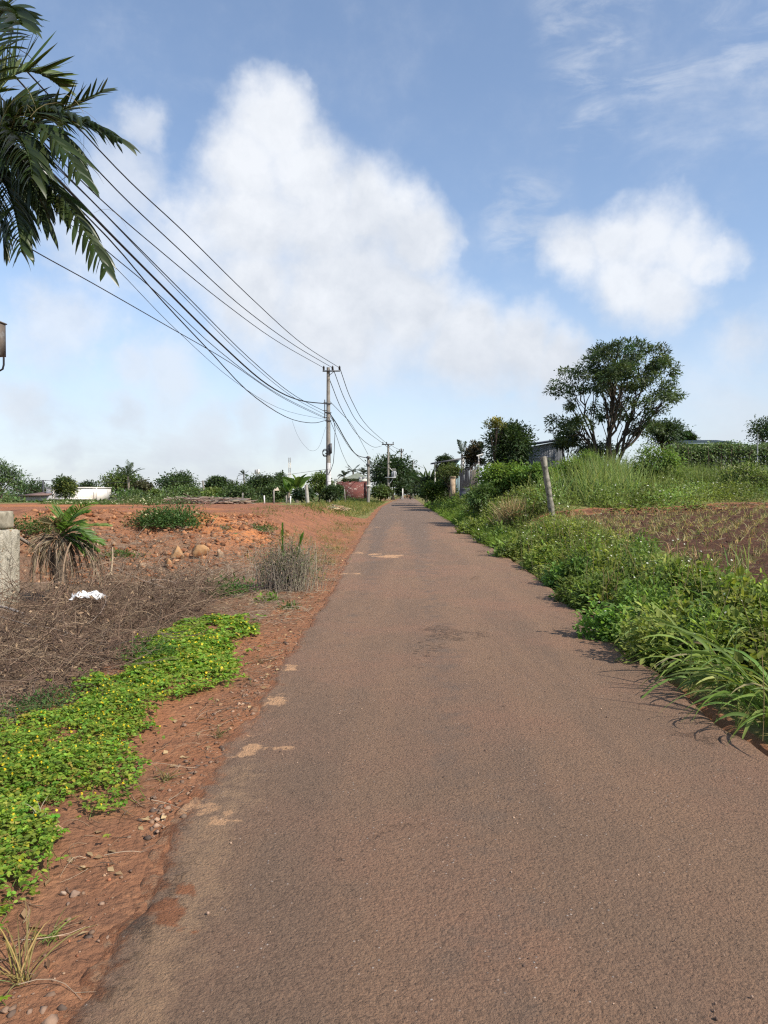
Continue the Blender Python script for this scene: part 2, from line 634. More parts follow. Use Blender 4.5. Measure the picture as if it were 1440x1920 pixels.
# ------------------------------------------------------------------ ground
def ground_material():
    m, w, out = new_mat('laterite_ground')
    co = w.new('ShaderNodeTexCoord').outputs['Object']
    big = w.noise(co, .9, 6, .6)
    med = w.noise(co, 7.0, 8, .72)
    fin = w.noise(co, 42.0, 5, .65)
    base = w.mix(w.remap(big, .35, .65, 0, 1, True), (.31, .135, .066), (.225, .112, .064))
    base = w.mix(w.remap(med, .45, .68, 0, .8, True), base, (.38, .185, .095))
    base = w.mix(w.remap(fin, .52, .72, 0, .5, True), base, (.15, .085, .055))
    orange = w.mix(w.remap(med, .35, .65, 0, 1, True), (.50, .20, .078), (.33, .14, .062))
    orange = w.mix(w.remap(fin, .55, .75, 0, .5, True), orange, (.60, .30, .13))
    red = w.mix(w.remap(w.noise(co, 2.2, 6, .65), .35, .65, 0, 1, True), (.32, .140, .074), (.225, .105, .062))
    soil = w.mix(w.remap(med, .35, .65, 0, 1, True), (.112, .056, .034), (.062, .034, .023))
    soil = w.mix(w.remap(fin, .56, .72, 0, .5, True), soil, (.19, .11, .065))
    grass = w.mix(w.remap(med, .35, .65, 0, 1, True), (.15, .15, .045), (.24, .20, .085))
    grass = w.mix(w.remap(fin, .5, .7, 0, .6, True), grass, (.09, .12, .03))
    litter = w.mix(w.remap(w.noise(co, 30, 4, .7), .4, .62, 0, 1, True), (.115, .076, .050), (.28, .19, .12))

    def soften(a, k=.45):
        return w.remap(w.math('ADD', w.attr(a), w.math('MULTIPLY', w.math('SUBTRACT', med, .5), k * 2)), .3, .7, 0, 1, True)
    col = w.mix(soften('red'), base, red)
    col = w.mix(soften('orange'), col, orange)
    col = w.mix(soften('soil', .2), col, soil)
    col = w.mix(soften('litter'), col, litter)
    col = w.mix(soften('grass'), col, grass)
    vor = w.voronoi(co, 26.0)
    h = w.math('ADD', w.math('MULTIPLY', med, .7), w.math('ADD', w.math('MULTIPLY', fin, .35), w.math('MULTIPLY', vor, -.25)))
    nm = bump(w, h, .055, 1.0)
    w.l.new(principled(w, col, .95, .1, nm), out.inputs[0])
    return m


def build_ground():
    def geo(a, b, n):
        return list(a + np.sign(b - a) * (np.geomspace(1, abs(b - a) + 1, n) - 1))
    xs = sorted(set(np.round(geo(-13, -1600, 40)[1:] + list(np.arange(-13, 20, .115)) + geo(20, 1600, 40), 4)))
    ys = sorted(set(np.round(geo(-5, -60, 12)[1:] + list(np.arange(-5, 30, .12)) + list(np.arange(30, 60, .45)) + geo(60, 2400, 60), 4)))
    xs = np.array(xs); ys = np.array(ys)
    X, Y = np.meshgrid(xs, ys, indexing='ij')
    Z = H(X, Y)
    V = np.stack([X, Y, Z], -1).reshape(-1, 3)
    nx, ny = len(xs), len(ys)
    i, j = np.meshgrid(np.arange(nx - 1), np.arange(ny - 1), indexing='ij')
    q = np.stack([i * ny + j, (i + 1) * ny + j, (i + 1) * ny + j + 1, i * ny + j + 1], -1).reshape(-1, 4)
    x, y = V[:, 0], V[:, 1]
    d = XL(y) - x; e = x - XR(y)
    red = ((d > .6) & (y > 17) & (y < 48)).astype(float) * smooth((y - 17) / 3) * .95
    orange = np.zeros_like(x)
    for (cx, cy, rx, ry, a) in ((-4.2, 17.5, 1.1, 1.0, 1.3), (-6.6, 18.8, 1.6, .8, .7), (-6, 23, 2.4, 1.8, .6), (-12, 20, 5, 3, .8), (-10, 30, 6, 4, .6), (-7.0, 14.8, 1.3, .9, .55), (-18, 38, 8, 4, .7)):
        orange = np.maximum(orange, a * np.exp(-(((x - cx) / rx) ** 2 + ((y - cy) / ry) ** 2)))
    soil = smooth((e - 1.4) / .7) * smooth((bank_y(x) + .1 - y) / .3) * (y > 1)
    bankred = np.exp(-((y - bank_y(x) - .15) / .22) ** 2) * (e > 1.5)
    soil = soil * (1 - bankred)
    red = np.maximum(red, .5 * bankred); soil = np.maximum(soil, .62 * bankred)
    gl = np.where(d > .3, np.maximum(smooth((y - 36 - .9 * np.clip(d - 1, 0, 9)) / 4) * (d < 6), smooth((y - 47) / 4)), 0)
    gr = np.where(e > 0.05, np.maximum(smooth((y - bank_y(x) - .3) / .4), (e < 1.5 + .05 * y) * .8), 0) * (1 - bankred)
    grass = np.maximum(gl, gr)
    grass = np.maximum(grass, (np.abs(x) > 25) * .8)
    litter = ((d > 1.2) & (y < 13.5)) * 1.0 * smooth((d - 1.2) / .8) * smooth((13.6 - y) / 2)
    litter = np.maximum(litter, .55 * ((d > .6) & (y > 9) & (y < 16)) * smooth((16 - y) / 2))
    litter = np.maximum(litter, .5 * (d > 3) * smooth((y - 12.5) / 1.0) * smooth((16.6 - y) / .8))
    g = Geo().add(V, q)
    o = g.build('ground', ground_material(), smooth_=True, kind='structure',
                attrs=dict(red=red, orange=orange, soil=soil, grass=grass, litter=litter))
    o['label'] = 'red laterite ground with orange bank, ploughed plot and grassy margins'


def road_material():
    m, w, out = new_mat('dusty_red_asphalt')
    co = w.new('ShaderNodeTexCoord').outputs['Object']
    big = w.noise(co, .55, 5, .6)
    med = w.noise(co, 3.2, 6, .6)
    agg = w.noise(co, 58.0, 5, .75)
    grit = w.voronoi(co, 78.0)
    gritc = w.voronoi(co, 78.0, out=1)
    st = w.new('ShaderNodeMapping')
    w.put(st.inputs[0], co)
    st.inputs['Scale'].default_value = (1.0, .10, 1.0)
    lane = w.noise(st.outputs[0], 1.7, 4, .6)
    col = w.mix(w.remap(lane, .38, .64, 0, 1, True), (.275, .168, .104), (.205, .134, .090))
    col = w.mix(w.remap(big, .42, .66, 0, .75, True), col, (.305, .166, .106))
    col = w.mix(w.remap(med, .5, .72, 0, .5, True), col, (.225, .148, .100))
    sep = w.new('ShaderNodeSeparateColor')
    w.put(sep.inputs[0], gritc)
    col = w.mix(w.remap(sep.outputs[0], .0, 1.0, -.0, .30), col, (.39, .25, .16))
    col = w.mix(w.remap(sep.outputs[1], .70, .95, 0, .5), col, (.13, .084, .057))
    col = w.mix(w.remap(agg, .56, .74, 0, .55, True), col, (.13, .084, .057))
    white = w.math('MULTIPLY', w.remap(sep.outputs[2], .985, .99, 0, 1), w.remap(grit, .35, .2, 0, 1))
    col = w.mix(white, col, (.55, .47, .40))

    def soften(a, k, tex, lo=.35, hi=.65, mx=1.0):
        return w.remap(w.math('ADD', w.attr(a), w.math('MULTIPLY', w.math('SUBTRACT', tex, .5), k)), lo, hi, 0, mx, True)
    mf = w.noise(co, 11.0, 7, .7)
    col = w.mix(soften('grey', .8, med, mx=.8), col, (.185, .132, .098))
    col = w.mix(soften('moss', .9, mf, mx=.7), col, (.40, .255, .15))
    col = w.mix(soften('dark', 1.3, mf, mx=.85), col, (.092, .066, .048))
    col = w.mix(soften('dirt', 1.1, mf, mx=.92), col, w.mix(agg, (.36, .145, .065), (.25, .11, .056)))
    col = w.mix(soften('sand', 1.5, mf, .4, .6, mx=.9), col, (.58, .34, .185))
    crack = w.math('MULTIPLY', soften('crack', 1.0, mf), w.remap(w.noise(co, 24, 5, .75), .5, .58, 0, 1, True))
    col = w.mix(w.math('MULTIPLY', crack, .38), col, (.055, .040, .030))
    h = w.math('ADD', w.math('MULTIPLY', w.remap(agg, .3, .75, 1, 0), .8), w.math('MULTIPLY', grit, -.45))
    h = w.math('ADD', h, w.math('MULTIPLY', w.noise(co, 38.0, 5, .7), .6))
    h = w.math('SUBTRACT', h, w.math('MULTIPLY', crack, 1.2))
    h = w.math('ADD', h, w.math('MULTIPLY', w.math('MULTIPLY', soften('dark', 1.3, mf), mf), 2.4))
    nm = bump(w, h, .019, 1.0)
    w.l.new(principled(w, col, .88, .22, nm), out.inputs[0])
    return m


def build_road():
    ys = np.concatenate([np.arange(-6, 1.4, .2), np.arange(1.4, 8, .03), np.arange(8, 9, .06), np.arange(9, 24, .15), np.arange(24, 60, .6), np.arange(60, 262, 2.0)])
    s = np.concatenate([np.linspace(0, .13, 30), np.linspace(.13, 1, 52)[1:]])
    S, Y = np.meshgrid(s, ys, indexing='ij')
    xl = XL(Y) + .035 * fbm(Y, Y * 0, 2.6, 6) * 2 - .015
    xr = XR(Y) + .05 * fbm(Y + 50, Y * 0, 1.3, 4) * 2
    X = xl + (xr - xl) * S
    dl = X - xl; dr = xr - X
    Z = ZR(Y) + .025 * np.sin(PI * S) + .012 * fbm(X, Y, .9, 3) + .006 * fbm(X, Y, 5.0, 3)
    Z = Z - .016 * smooth(1 - dl / .12) * (1 + .8 * fbm(X, Y, 2.5, 3)) - .03 * smooth(1 - dr / .15)
    nearl = np.exp(-dl / .25)
    Z = Z + .028 * fbm(X, Y, 4.5, 4) * nearl * smooth(1 - Y / 12)
    Z = Z + .014 * fbm(X, Y, 9.0, 3) * np.exp(-dl / .45)
    nearY = smooth((9 - Y) / 4)
    Z = Z + nearY * np.exp(-dl / .22) * (.016 * fbm(X, Y, 14.0, 4) - .016 * (fbm(X, Y, 6.0, 3) > .12))
    # straight old edging: a shallow joint a hand's width in from the edge
    joint = np.exp(-((dl - .085 - .01 * fbm(Y, Y * 0 + 4, 3, 3)) / .012) ** 2) * nearY * (fbm(Y, Y * 0 + 8, .8, 3) > -.18)
    Z = Z - .012 * joint
    Z[0, :] -= .14; Z[-1, :] -= .14
    V = np.stack([X, Y, Z], -1).reshape(-1, 3)
    nx, ny = X.shape
    i, j = np.meshgrid(np.arange(nx - 1), np.arange(ny - 1), indexing='ij')
    q = np.stack([i * ny + j, (i + 1) * ny + j, (i + 1) * ny + j + 1, i * ny + j + 1], -1).reshape(-1, 4)
    x, y = X.ravel(), Y.ravel(); dl = dl.ravel(); dr = dr.ravel()
    near = smooth((9 - y) / 4)
    dirt = .62 * np.exp(-(dl / (.12 + .08 * near)) ** 2) + .35 * np.exp(-(dr / .22) ** 2)
    moss = np.exp(-((dl - .26) / .24) ** 2) * .56 * smooth((6.5 - y) / 3.0)
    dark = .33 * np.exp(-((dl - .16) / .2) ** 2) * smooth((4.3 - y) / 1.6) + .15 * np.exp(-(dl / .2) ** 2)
    sand = np.zeros_like(x); crack = np.zeros_like(x)

    def spot(px, py, rx, ry, a=1.0, rot=0.0):
        p = ground(px, py)
        u = (x - p[0]) + rx * 1.3 * fbm(x + px, y * .8, 1.1 / rx, 5); v_ = (y - p[1]) + ry * 1.3 * fbm(x, y + py, 1.1 / rx, 5)
        cs, sn = math.cos(rot), math.sin(rot)
        u, v_ = u * cs + v_ * sn, -u * sn + v_ * cs
        return a * np.exp(-((u / rx) ** 2 + (v_ / ry) ** 2) ** 1.5)
    for a in ((722, 1056, .42, .35, .85), (700, 1051, .3, .2, .7), (672, 1040, .2, .25, .75), (650, 1079, .3, .18, .7), (700, 995, .3, .5, .6), (735, 970, .5, .6, .5),
              (470, 1425, .20, .12, .8), (520, 1330, .16, .2, .6), (380, 1520, .16, .14, .6), (550, 1256, .09, .16, .8), (545, 1212, .17, .22, .55), (400, 1570, .10, .06, .6), (470, 1390, .12, .15, .5)):
        sand = np.maximum(sand, spot(*a))
    for a in ((850, 1215, .38, .42, .95, .2), (805, 1240, .07, .85, .95, -.25), (770, 1620, .20, .10, .5), (905, 1045, .35, .5, .6), (890, 1100, .25, .4, .55),
              (1310, 1425, .16, .14, .8), (640, 1690, .06, .10, .7), (760, 1045, .4, .5, .45), (715, 1025, .5, .4, .5)):
        crack = np.maximum(crack, spot(*a))
    for a in ((545, 1212, .12, .16, .9), (350, 1700, .07, .07, .8), (330, 1745, .10, .12, .8), (230, 1640, .12, .06, .7), (690, 1590, .0001, .0001, 0)):
        dirt = np.maximum(dirt, spot(*a))
    dirt = np.maximum(dirt, .75 * joint.ravel())
    moss = np.maximum(moss, .8 * near * (dl < .075) * (dl > .012))
    for a in ((240, 1730, .10, .10, .62), (120, 1850, .14, .10, .6), (330, 1560, .08, .08, .5)):
        dark = np.maximum(dark, spot(*a))
    grey = .62 * smooth((y - 9) / 34) + .45 * np.exp(-((x - .35) / .45) ** 2) + .4 * np.exp(-((dl - .6) / .35) ** 2) * smooth((y - 5) / 4)
    g = Geo().add(V, q)
    o = g.build('road', road_material(), smooth_=True, kind='structure', attrs=dict(dirt=dirt, moss=moss, dark=dark, sand=sand, crack=crack, grey=grey))
    o['label'] = 'narrow worn asphalt road dusted with red earth'


build_ground()
build_road()

# ------------------------------------------------------------------ shared materials
M_BARK = grain_mat('bark', (.13, .095, .07), (.065, .05, .04), 9, .9, .02, stretch=(1, 1, .25))
M_BARK_DARK = grain_mat('dark_bark', (.075, .058, .044), (.04, .032, .026), 9, .9, .02, stretch=(1, 1, .25))
M_BARK_PALE = grain_mat('pale_bark', (.26, .22, .17), (.14, .115, .09), 9, .9, .02, stretch=(1, 1, .3))
M_LEAF = leaf_mat('leaf', .34, .5, .35)
M_LEAF_SOFT = leaf_mat('soft_leaf', .44, .6, .2)
M_PALM = leaf_mat('palm_leaf', .22, .38, .5)
M_GRASS = leaf_mat('grass_blade', .42, .6, .15)
M_DRY = leaf_mat('dry_leaf', .15, .8, .1)
M_STICK = grain_mat('dry_stick', (.9, .9, .9), (1.1, 1.1, 1.1), 20, .9, .0, usetint=True)
M_CONC = grain_mat('pole_concrete', (.29, .265, .23), (.20, .18, .155), 5, .9, .006, c3=(.19, .165, .14), s3=1.5)
M_STEEL = grain_mat('dark_steel', (.085, .085, .09), (.05, .05, .055), 10, .55, .002, spec=.5)
M_GALV = grain_mat('galvanised_steel', (.36, .37, .38), (.27, .28, .29), 6, .5, .002, spec=.5)
M_CABLE = grain_mat('cable', (.03, .03, .035), (.02, .02, .022), 10, .6, 0)
M_WHITE = grain_mat('white_paint', (.72, .70, .66), (.60, .57, .52), 3, .8, .003, c3=(.48, .43, .37), s3=1.2)

# ------------------------------------------------------------------ builders for plants
def fork_limbs(g, base, fork, ends, r0, n_limb, k=7, sides=5, branch_r=.35, upw=.5, lean=0.0, multi=False):
    """trunk to fork point, limbs to groups of end points, a branch to every end point"""
    ends = np.asarray(ends)
    n_limb = min(n_limb, len(ends))
    seeds = [int(R.integers(len(ends)))]
    while len(seeds) < n_limb:
        dd = np.min(np.linalg.norm(ends[:, None] - ends[seeds][None], axis=2), axis=1)
        seeds.append(int(np.argmax(dd)))
    own = np.argmin(np.linalg.norm(ends[:, None] - ends[seeds][None], axis=2), axis=1)
    if not multi:
        mid = (base + fork) / 2 + R.normal(size=3) * np.array([1, 1, 0]) * .03 * np.linalg.norm(fork - base)
        P = bez(base - np.array([0, 0, .15]), mid, fork, 8)
        tubes(g, P, np.linspace(r0 * 1.25, r0 * .8, 8), 9)
    for s in range(n_limb):
        E = ends[own == s]
        if len(E) == 0:
            continue
        cen = E.mean(0)
        start = fork if not multi else base + np.array([R.normal() * r0 * 1.2, R.normal() * r0 * 1.2, -.1])
        ctrl = start + (cen - start) * .45 + np.array([0, 0, upw * np.linalg.norm((cen - start)[:2])])
        end = start + (cen - start) * .9
        LP = bez(start, ctrl, end, 12)[0]
        lr = r0 * (.45 if not multi else .5) * (.7 + .5 * (len(E) / len(ends) * n_limb) ** .5)
        LP[1:-1] += R.normal(size=(10, 3)) * .012 * np.linalg.norm(cen - start)
        tubes(g, LP, np.linspace(lr, lr * .3, 12), 6)
        ti = R.integers(4, 12, len(E))
        S0 = LP[ti]
        C0 = S0 + (E - S0) * .5 + np.array([0, 0, 1.]) * (.12 * np.linalg.norm(E - S0, axis=1))[:, None]
        BP = bez(S0, C0, E, k)
        BP[:, 1:-1] += R.normal(size=BP[:, 1:-1].shape) * .02 * np.linalg.norm(E - S0, axis=1)[:, None, None]
        br = np.linspace(1, .25, k)[None] * (lr * branch_r * (.6 + .6 * R.random(len(E))))[:, None]
        tubes(g, BP, br, 4)


def sample_blobs(blobs, n, shell=.55, floor=-.75):
    blobs = [(np.array(c, float), np.array(r, float)) for c, r in blobs]
    wgt = np.array([np.prod(r) ** (.67) for c, r in blobs]); wgt /= wgt.sum()
    idx = R.choice(len(blobs), n, p=wgt)
    u = rdir(n)
    u[:, 2] = np.where(u[:, 2] < floor, -u[:, 2], u[:, 2])
    rad = shell + (1 - shell) * R.random(n) ** .6
    Cc = np.array([b[0] for b in blobs])[idx]; Rr = np.array([b[1] for b in blobs])[idx]
    return Cc + u * Rr * rad[:, None], u


def crown_leaves(g, cl, cu, per, cr, L, W, col, var=.2, hang=.25, tmpl=LEAF2, flat=.7, top=None):
    n = len(cl)
    idx = np.repeat(np.arange(n), per)
    N = len(idx)
    cr = np.broadcast_to(cr, (n,))
    off = R.normal(size=(N, 3)) * np.array([1, 1, flat]) * (cr[idx] * .55)[:, None]
    pos = cl[idx] + off
    axis = unit(off) * .6 + cu[idx] * .5 + rdir(N) * .7 + np.array([0, 0, -hang])
    nrm = np.array([0, 0, 1.]) * .9 + cu[idx] * .4 + rdir(N) * .6
    cv = tint(n, col, var, .08)
    c = cv[idx] * (1 + .16 * R.normal(size=(N, 1)))
    if top is not None:
        mask = R.random(n) < top[1]
        c = np.where((mask[idx] & (R.random(N) < .6))[:, None], np.array(top[0]) * (1 + .2 * R.normal(size=(N, 1))), c)
    leaves(g, pos, axis, nrm, L * (.7 + .6 * R.random(N)), W * (.7 + .6 * R.random(N)), np.clip(c, .004, .9), tmpl)


def lump_blobs(c, r, n=7, size=.45, seed=0):
    rr = np.random.default_rng(seed)
    c = np.array(c, float); r = np.array(r, float)
    out = [(c, r * .74)]
    for k in range(n):
        u = unit(rr.normal(size=3)); u[2] = abs(u[2]) * .9 - .25
        s = size * rr.uniform(.7, 1.2)
        out.append((c + u * r * (1 - s * .75), r * s))
    return out


def tree(name, label, base, blobs, n_cl, per, cr, L, W, col, trunk_r, limbs=6, fork_h=.35, cat='tree', group=None, shell=.55,
         hang=.25, bark=None, leafm=None, top=None, var=.2, tmpl=LEAF2, multi=False, upw=.35, crown_name='crown', floor=-.75):
    base = np.array(base, float)
    t = thing(name, label, cat, base, group)
    cl, cu = sample_blobs(blobs, n_cl, shell, floor)
    cz = np.mean([b[0][2] for b in blobs])
    fork = base + (np.array([np.mean([b[0][0] for b in blobs]), np.mean([b[0][1] for b in blobs]), cz]) - base) * fork_h
    g = Geo()
    fork_limbs(g, base, fork, cl[R.random(n_cl) < min(1, 120 / n_cl)] if n_cl > 140 else cl, trunk_r, limbs, multi=multi, upw=upw)
    g.build('trunk', bark or M_BARK, t, smooth_=True)
    g = Geo()
    crown_leaves(g, cl, cu, per, cr, L, W, col, var, hang, tmpl, top=top)
    g.build(crown_name, leafm or M_LEAF, t)
    return t


def px_tree(name, label, cx, ytop, bot, w, Y, col, n_cl=60, per=34, group=None, zc=None, lumps=7, size=.45, trunk_r=None, seed=0, depth=None, **kw):
    """crown spanning the given extents, standing at distance Y on the ground there"""
    p = at(cx, (ytop + bot) / 2, Y)
    zt, zb = at(cx, ytop, Y)[2], at(cx, bot, Y)[2]
    rx = w / 2 / F_PX * Y
    gz = float(H0(p[0], Y))
    zb = max(zb, gz + .1) if kw.pop('ground_clip', True) else zb
    rz = (zt - zb) / 2
    c = (p[0], Y, (zt + zb) / 2)
    blobs = lump_blobs(c, (rx, (depth or rx), rz), lumps, size, seed)
    s = Y / 740.0
    L = kw.pop('L', max(.10, s * 2.6)); W = kw.pop('W', L * .5)
    crr = kw.pop('cr', rx * .30)
    return tree(name, label, (p[0] + kw.pop('dx', 0), Y, gz), blobs, n_cl, per, crr, L, W, col, trunk_r or max(.06, rx * .07), group=group, **kw)


def frond(parent, P, leaf_l, leaf_w, n, col, mat, droop=.7, rach=.018, fwd=.7, lift=.25, segs=4, name='frond', tipf=.55, start=.14, spread=1.0):
    """P (k,3) rachis polyline; n leaflets on either side"""
    P = np.asarray(P)
    k = len(P)
    g = Geo()
    tubes(g, P, np.linspace(rach, rach * .25, k), 5, np.array(col) * 1.1)
    t = np.linspace(start, .995, n)
    x = t * (k - 1); i = np.clip(x.astype(int), 0, k - 2); f = (x - i)[:, None]
    B = P[i] * (1 - f) + P[i + 1] * f
    T = unit(P[i + 1] - P[i])
    S = unit(np.cross(T, np.array([0, 0, 1.])) + 1e-6)
    U = np.cross(S, T)
    prof = (np.sin(PI * np.clip(t, 0, 1) ** .8) * .55 + .45) * np.where(t > .8, 1 - (t - .8) / .2 * (1 - tipf), 1)
    for sg in (-1, 1):
        d = S * sg * (.9 * spread) + T * (fwd + .5 * t[:, None]) + U * lift + R.normal(size=(n, 3)) * .11
        blades(g, B, d, leaf_l * prof * (.85 + .3 * R.random(n)), leaf_w * (.8 + .4 * R.random(n)), droop * (.6 + .8 * R.random(n)), segs, tint(n, col, .16, .08), side=unit(T + U * .6 * sg + .25 * R.normal(size=(n, 3))), fold=.12)
    return g.build(name, mat, parent)


def palm(name, label, base, top, n_fr, fl, col, group=None, leaf_l=.6, leaf_w=.06, nl=14, up=.6, trunk_r=.12, cat='palm', seed=0, droop=.8, trunk=True):
    rr = np.random.default_rng(seed)
    base = np.array(base, float); top = np.array(top, float)
    t = thing(name, label, cat, base, group)
    g = Geo()
    P = bez(base - np.array([0, 0, .1]), (base + top) / 2 + np.array([.15, 0, 0]), top, 10)
    tubes(g, P, np.linspace(trunk_r * 1.25, trunk_r * .8, 10), 8)
    g.build('trunk', M_BARK_PALE, t, smooth_=True)
    for k in range(n_fr):
        a = 2 * PI * k / n_fr + rr.uniform(-.3, .3)
        el = rr.uniform(-.2, 1.2) * up + .15
        u = np.array([math.cos(a) * math.cos(el), math.sin(a) * math.cos(el), math.sin(el)])
        l = fl * rr.uniform(.8, 1.1)
        end = top + u * l + np.array([0, 0, -.38 * l * (1.1 - math.sin(el))])
        P = bez(top, top + u * l * .62, end, 9)[0]
        frond(t, P, leaf_l, leaf_w, nl, col, M_PALM, droop=droop, rach=.03 * fl / 2, segs=3)
    return t


def banana(name, label, base, h, n, col, group=None, seed=0, w=.45):
    rr = np.random.default_rng(seed)
    base = np.array(base, float)
    t = thing(name, label, 'banana plant', base, group)
    g = Geo()
    tubes(g, bez(base, base + np.array([0, 0, h * .3]), base + np.array([.05, 0, h * .5]), 6), np.linspace(.13, .08, 6), 8)
    g.build('stem', M_BARK_PALE, t, smooth_=True)
    for k in range(n):
        a = 2 * PI * k / n + rr.uniform(-.4, .4)
        el = rr.uniform(.7, 1.35)
        u = np.array([[math.cos(a) * math.cos(el), math.sin(a) * math.cos(el), math.sin(el)]])
        g = Geo()
        blades(g, base[None] + np.array([[0, 0, h * .42]]), u, h * rr.uniform(.5, .68), w * rr.uniform(.8, 1.15), rr.uniform(.5, 1.5), 7, tint(1, col, .15), fold=.3)
        g.build('leaf', M_LEAF, t)
    return t


def in_poly(x, y, poly):
    poly = np.asarray(poly)
    ins = np.zeros(len(x), bool)
    j = len(poly) - 1
    for i in range(len(poly)):
        xi, yi = poly[i]; xj, yj = poly[j]
        c = ((yi > y) != (yj > y)) & (x < (xj - xi) * (y - yi) / (yj - yi + 1e-12) + xi)
        ins ^= c
        j = i
    return ins


def poly_px(pts):
    return np.array([ground(a, b)[:2] for a, b in pts])


def poly_sample(poly, n, jitter=.0):
    lo, hi = poly.min(0), poly.max(0)
    out = []
    tot = 0
    while tot < n:
        p = lo + (hi - lo) * R.random((n * 2, 2))
        q = p + (np.stack([fbm(p[:, 0], p[:, 1], 2.2, 4), fbm(p[:, 0] + 40, p[:, 1], 2.2, 4)], 1) * jitter if jitter else 0)
        p = p[in_poly(q[:, 0], q[:, 1], poly)]
        out.append(p); tot += len(p)
    return np.concatenate(out)[:n]


def bush_mass(g, cen, rad, hgt, n, L, W, col, var=.2, tmpl=LEAF2, inner=.25, sink=0.0, hang=.1):
    """leafy mounds: cen (M,3) on the ground, rad (M,), hgt (M,)"""
    M = len(cen)
    idx = R.integers(0, M, n)
    u = rdir(n); u[:, 2] = np.abs(u[:, 2]) * 1.0 - .12
    rr = 1 - inner * R.random(n) ** 1.5
    lob = 1 + .25 * np.sin(u[:, 0] * 5 + idx) * np.cos(u[:, 1] * 6 + idx * 1.7)
    r = (rad[idx] * rr * lob)[:, None]
    pos = cen[idx] + np.concatenate([u[:, :2] * r, (u[:, 2] * hgt[idx] * rr * lob)[:, None]], 1)
    axis = u * np.array([1, 1, .4]) + rdir(n) * .8 + np.array([0, 0, .15 - hang])
    nrm = np.array([0, 0, 1.]) + u * .5 + rdir(n) * .5
    cm = tint(M, col, var * .7, .1)
    c = np.clip(cm[idx] * (1 + var * R.normal(size=(n, 1))), .004, .9)
    leaves(g, pos, axis, nrm, L * (.6 + .8 * R.random(n)), W * (.6 + .8 * R.random(n)), c, tmpl)
    return pos, u


def flower_dots(g, pos, r, col=(.80, .80, .74)):
    n = len(pos)
    nrm = unit(np.array([0, -.3, 1.]) + .4 * R.normal(size=(n, 3)))
    a = unit(np.cross(nrm, R.normal(size=(n, 3))))
    leaves(g, pos, a, nrm, r * (.7 + .6 * R.random(n)), r * (.7 + .6 * R.random(n)), np.array(col) * (1 + .06 * R.normal(size=(n, 1))), PETAL)


# ------------------------------------------------------------------ left foreground: ground cover, brush, litter
GC_POLY = poly_px([(-160, 1900), (-160, 1370), (0, 1375), (110, 1325), (235, 1270), (300, 1200), (385, 1170), (455, 1165), (468, 1195), (440, 1230), (452, 1270), (350, 1315), (250, 1370),
                   (205, 1400), (292, 1475), (245, 1510), (205, 1530), (95, 1555), (110, 1640), (60, 1690), (40, 1745), (-10, 1790)])
BR_POLY = poly_px([(-260, 1330), (-260, 1180), (-60, 1165), (60, 1175), (150, 1120), (330, 1100), (400, 1108), (385, 1150), (300, 1200), (235, 1265), (120, 1310), (0, 1350)])


def ground_cover():
    n = 17000
    p = poly_sample(GC_POLY, n, .34)
    stray = R.random(n) < .10
    p = p + np.where(stray[:, None], .16 * R.normal(size=(n, 2)), 0)
    keep = (fbm(p[:, 0] + 7, p[:, 1], 1.9, 4) > -.22 + .14 * R.normal(size=n)) & (p[:, 0] < XL(p[:, 1]) - .12) & (R.random(n) < np.clip((XL(p[:, 1]) - .10 - p[:, 0]) / .55, .18, 1))
    p = p[keep]; n = len(p)
    z0 = H(p[:, 0], p[:, 1])
    bumpz = .055 + .06 * (fbm(p[:, 0], p[:, 1], 3.2, 3) + .35)
    hgt = np.clip(bumpz, .035, .2) * (.55 + .5 * R.random(n))
    ctr = np.stack([p[:, 0], p[:, 1], z0 + hgt], 1)
    t = thing('ground_cover', 'bright green creeping ground cover with yellow flowers beside the road', 'ground cover', (GC_POLY[:, 0].mean(), GC_POLY[:, 1].mean(), 0.0))
    t['kind'] = 'stuff'
    g = Geo()
    ang = R.random(n) * 2 * PI
    tilt = unit(np.array([0, 0, 1.]) + .38 * R.normal(size=(n, 3)))
    cc = tint(n, (.205, .305, .045), .2, .16)
    cc = np.where((R.random(n) < .05)[:, None], tint(n, (.34, .30, .06)), cc)
    cc = cc * (1 + .25 * fbm(p[:, 0], p[:, 1], 1.6, 3))[:, None]
    far = np.clip(p[:, 1] / 6, .8, 1.5)
    for k in range(4):
        a = ang + (k - 1.5) * 1.0 + .2 * R.normal(size=n)
        ax = np.stack([np.cos(a), np.sin(a), -.12 + .22 * R.normal(size=n)], 1)
        Ln = (.019 + .021 * R.random(n)) * far
        leaves(g, ctr + .004 * R.normal(size=(n, 3)), ax, tilt + .2 * R.normal(size=(n, 3)), Ln, Ln * .62, np.clip(cc * (1 + .1 * R.normal(size=(n, 1))), .004, .8), LEAF6)
    g.build('foliage', M_LEAF_SOFT, t, kind='stuff')
    g = Geo()                                   # runners and stalks
    m = 2600
    i = R.integers(0, n, m)
    A = ctr[i] - np.stack([.03 * R.normal(size=m), .03 * R.normal(size=m), hgt[i] * .95], 1)
    tubes(g, bez(A, (A + ctr[i]) / 2 + .01 * R.normal(size=(m, 3)), ctr[i], 3), .0016, 3, tint(m, (.12, .19, .04)))
    g.build('stems', M_STICK, t, kind='stuff')
    g = Geo()
    m = 400
    i = R.integers(0, n, m)
    P = ctr[i] + np.array([0, 0, .022])
    flower_dots(g, P, .0075 * np.clip(P[:, 1:2] / 5, .9, 1.5)[:, 0], (.80, .66, .06))
    flower_dots(g, P + np.array([0, -.003, .006]), .005, (.74, .48, .01))
    g.build('flowers', M_LEAF_SOFT, t, kind='stuff')
    return p


GCP = ground_cover()


